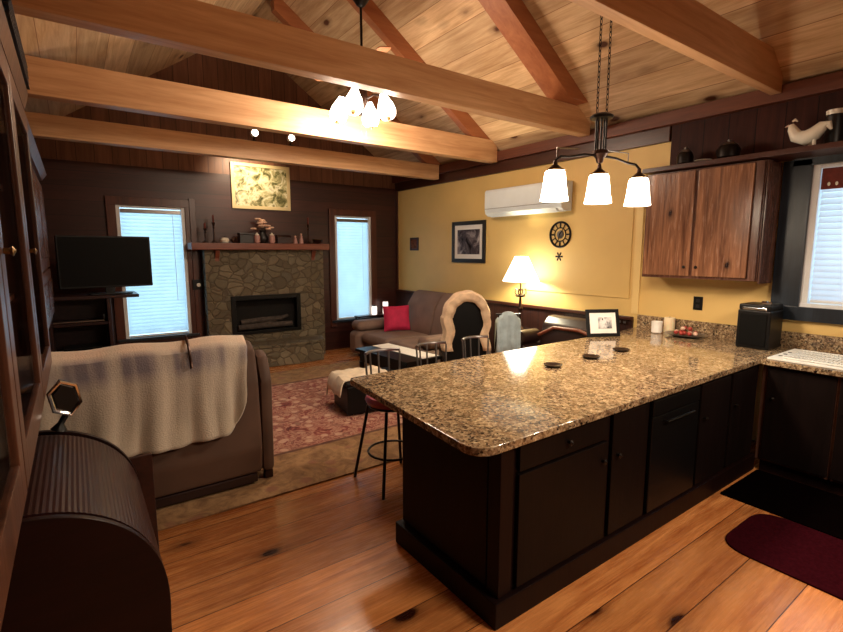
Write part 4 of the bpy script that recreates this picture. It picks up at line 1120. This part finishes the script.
for k in range(5):
    a = k*2*PI/5; obj('rod', T([(PC.x+.035*math.cos(a), PC.y+.035*math.sin(a), 2.67), (PC.x+.035*math.cos(a), PC.y+.035*math.sin(a), 2.45)], .007, 8), 'iron', t)
obj('hub', L([(.001, 2.36), (.02, 2.37), (.03, 2.40), (.055, 2.43), (.05, 2.455), (.02, 2.46)], (PC.x, PC.y, 0), 18), 'bronze', t)
for s in (-1, 1):
    a = obj('arm', T([P(s*.02, 2.42), P(s*.15, 2.415), P(s*.28, 2.39), P(s*.36, 2.385), P(s*.395, 2.36), P(s*.40, 2.33)], .009, 8), 'iron', t)
    obj('arm_stay', T([P(s*.28, 2.395), P(s*.28, 2.46), P(s*.05, 2.46)] if s > 0 else [P(s*.39, 2.37), P(s*.39, 2.44), P(s*.20, 2.45)], .005, 6), 'pewter', t)
for s in (-.40, 0, .40):
    q = P(s, 0)
    fi = obj('socket', L([(.012, 2.36), (.016, 2.33), (.045, 2.305), (.05, 2.295)], q, 16), 'bronze', t)
    bm = L([(.055, 2.292), (.068, 2.275), (.083, 2.15), (.094, 2.09)], q, 24, 'Z', False)
    sh = obj('lamp_shade', bm, 'kshade', fi); sm = sh.modifiers.new('thick', 'SOLIDIFY'); sm.thickness = .003
    obj('shade_collar', T([(q[0]+.062*math.cos(a*PI/12), q[1]+.062*math.sin(a*PI/12), 2.292) for a in range(24)], .005, 6, True), 'brass', fi)

# ------------------------------------------------------------------ ceiling fan light
FC = Vector((2.49, 4.50, 0)); fz = RZ-abs(FC.x-RX)*SL
t = thing('ceiling_fan', 'dark ceiling fan with four glowing glass shades behind the second beam', 'ceiling fan', (FC.x, FC.y, 3.4))
obj('canopy', L([(.001, 4.12), (.04, 4.14), (.085, 4.2), (.095, 4.3), (.05, 4.42), (.025, 4.5), (.025, fz-.05)], (FC.x, FC.y, 0), 20), 'black', t)
obj('downrod', L([(.013, 3.66), (.013, 4.13)], (FC.x, FC.y, 0), 10), 'iron', t)
obj('motor', L([(.03, 3.67), (.10, 3.655), (.13, 3.60), (.13, 3.53), (.09, 3.48), (.05, 3.46)], (FC.x, FC.y, 0), 28), 'bronze', t)
M['blade'] = wood('fan_blade_wood', '#a06a48', '#c48c66', 'X', None, rough=.3)
for k in range(5):
    a = k*2*PI/5+math.radians(262)
    Bm = Matrix.Translation((FC.x, FC.y, 3.555)) @ Matrix.Rotation(a, 4, 'Z') @ Matrix.Rotation(math.radians(10), 4, 'X')
    bm = prism(rounded([(.18, -.05), (.60, -.07), (.60, .07), (.18, .05)], [.02, .05, .05, .02]), 'Z', -.004, .004); bm.transform(Bm)
    bl_ = obj('blade', bm, 'blade', t)
    bm = B(.10, .24, -.018, .018, -.012, -.005, .002); bm.transform(Bm); obj('blade_bracket', bm, 'bronze', bl_)
obj('light_hub', L([(.001, 3.16), (.02, 3.17), (.05, 3.23), (.055, 3.30), (.03, 3.459)], (FC.x, FC.y, 0), 18), 'bronze', t)
for k in range(4):
    a = math.radians(146-14+k*90); c, s = math.cos(a), math.sin(a)
    p = FC+Vector((c, s, 0))*.20
    ar = obj('light_arm', T([(FC.x+c*.04, FC.y+s*.04, 3.27), (FC.x+c*.12, FC.y+s*.12, 3.30), (FC.x+c*.19, FC.y+s*.19, 3.29), (FC.x+c*.21, FC.y+s*.21, 3.25)], .010, 8), 'bronze', t)
    bm = L([(.028, 0), (.035, -.02), (.072, -.10), (.082, -.15), (.074, -.19), (.055, -.215)], (0, 0, 0), 22, 'Z', False)
    Sm = Matrix.Translation((FC.x+c*.215, FC.y+s*.215, 3.30)) @ Matrix.Rotation(a, 4, 'Z') @ Matrix.Rotation(math.radians(-14), 4, 'Y') @ Matrix.Scale(1.12, 4)
    bm.transform(Sm); sh = obj('glass_shade', bm, 'fshade', ar); sm = sh.modifiers.new('thick', 'SOLIDIFY'); sm.thickness = .003
    bm = L([(.022, -.19), (.022, -.215), (.012, -.235)], (0, 0, 0), 12); bm.transform(Sm); obj('bulb_tip', bm, 'brass', sh)
for dx in (-.03, .03):
    obj('pull_chain', T([(FC.x+dx, FC.y-.02, 3.18), (FC.x+dx, FC.y-.02, 2.88)], .003, 6), 'pewter', t)

# ------------------------------------------------------------------ track spots on the farthest beam
for x, lab in ((1.99, 'left of two small spotlights on top of the farthest beam'), (2.47, 'right of two small spotlights on top of the farthest beam')):
    t = thing('spotlight', lab, 'spotlight', (x, 6.42, 3.13))
    obj('foot', L([(.04, 3.131), (.04, 3.145), (.012, 3.15), (.012, 3.20)], (x, 6.45, 0), 14), 'black', t)
    obj('lamp_head', L([(.02, 6.50), (.04, 6.47), (.045, 6.41), (.045, 6.395)], (x, 0, 3.235), 16, 'Y'), 'white', t)
    obj('lens', L([(.001, 6.392), (.040, 6.3945)], (x, 0, 3.235), 16, 'Y'), 'spot', t)

# ------------------------------------------------------------------ lights
def point(name, loc, e, col, r=.04):
    l = bpy.data.lights.new(name, 'POINT'); l.energy = e; l.color = lin(col)[:3]; l.shadow_soft_size = r
    o = bpy.data.objects.new(name, l); C.objects.link(o); o.location = loc; return o
for s in (-.40, 0, .40):
    q = P(s, 2.13); point('pendant_bulb', q, 22, '#ffe6c8', .04)
for k in range(4):
    a = math.radians(132+k*90); point('fan_bulb', (FC.x+math.cos(a)*.28, FC.y+math.sin(a)*.28, 2.98), 12, '#ffe4c8', .05)
point('lamp_bulb', (LP.x, LP.y, 1.46), 26, '#fff0c4', .05)
sp_ = bpy.data.lights.new('picture_spot', 'SPOT'); sp_.energy = 45; sp_.color = lin('#ffe6c0')[:3]; sp_.spot_size = math.radians(95); sp_.spot_blend = 1.0; sp_.shadow_soft_size = .03
so = bpy.data.objects.new('picture_spot', sp_); C.objects.link(so); so.location = (2.2, 7.1, 3.25)
so.rotation_euler = (Vector((2.25, FY, 2.85))-so.location).to_track_quat('-Z', 'Y').to_euler()
def area(name, loc, tgt, e, col, sx, sy):
    l = bpy.data.lights.new(name, 'AREA'); l.shape = 'RECTANGLE'; l.size = sx; l.size_y = sy; l.energy = e; l.color = lin(col)[:3]
    o = bpy.data.objects.new(name, l); C.objects.link(o); o.location = loc
    o.rotation_euler = (Vector(tgt)-Vector(loc)).to_track_quat('-Z', 'Y').to_euler(); return o
# unseen fill light added behind the camera to brighten the kitchen
area('kitchen_fill_light', (2.6, -.9, 2.9), (2.6, -.9, 0), 60, '#ffe6c8', 1.2, .5)

# sky
w = bpy.data.worlds.new('sky'); S.world = w; w.use_nodes = True; nt = w.node_tree; nt.nodes.clear()
bg = nt.nodes.new('ShaderNodeBackground'); wo = nt.nodes.new('ShaderNodeOutputWorld')
bg.inputs[0].default_value = (.50, .80, 1.0, 1); bg.inputs[1].default_value = 1.2
nt.links.new(bg.outputs[0], wo.inputs[0])

# ------------------------------------------------------------------ camera
cam = bpy.data.cameras.new('camera'); co = bpy.data.objects.new('camera', cam); C.objects.link(co)
Fpx, CX, CY, hor = 482, 421.5, 316, 251
pitch = math.atan((CY-hor)/Fpx); yaw = math.atan((CX-73)/math.hypot(Fpx, CY-hor))
co.location = (0, 0, 1.75); co.rotation_euler = (PI/2-pitch, 0, -yaw)
cam.sensor_width = 36; cam.lens = Fpx/843*36; cam.clip_start = .02; cam.clip_end = 100
S.camera = co
S.view_settings.view_transform = 'Standard'; S.view_settings.look = 'None'; S.view_settings.gamma = 1
S.view_settings.exposure = 1.15
S.view_settings.use_curve_mapping = False
S.cycles.use_denoising = True
S.cycles.max_bounces = 8; S.cycles.diffuse_bounces = 4; S.cycles.transparent_max_bounces = 8
S.cycles.sample_clamp_indirect = 6
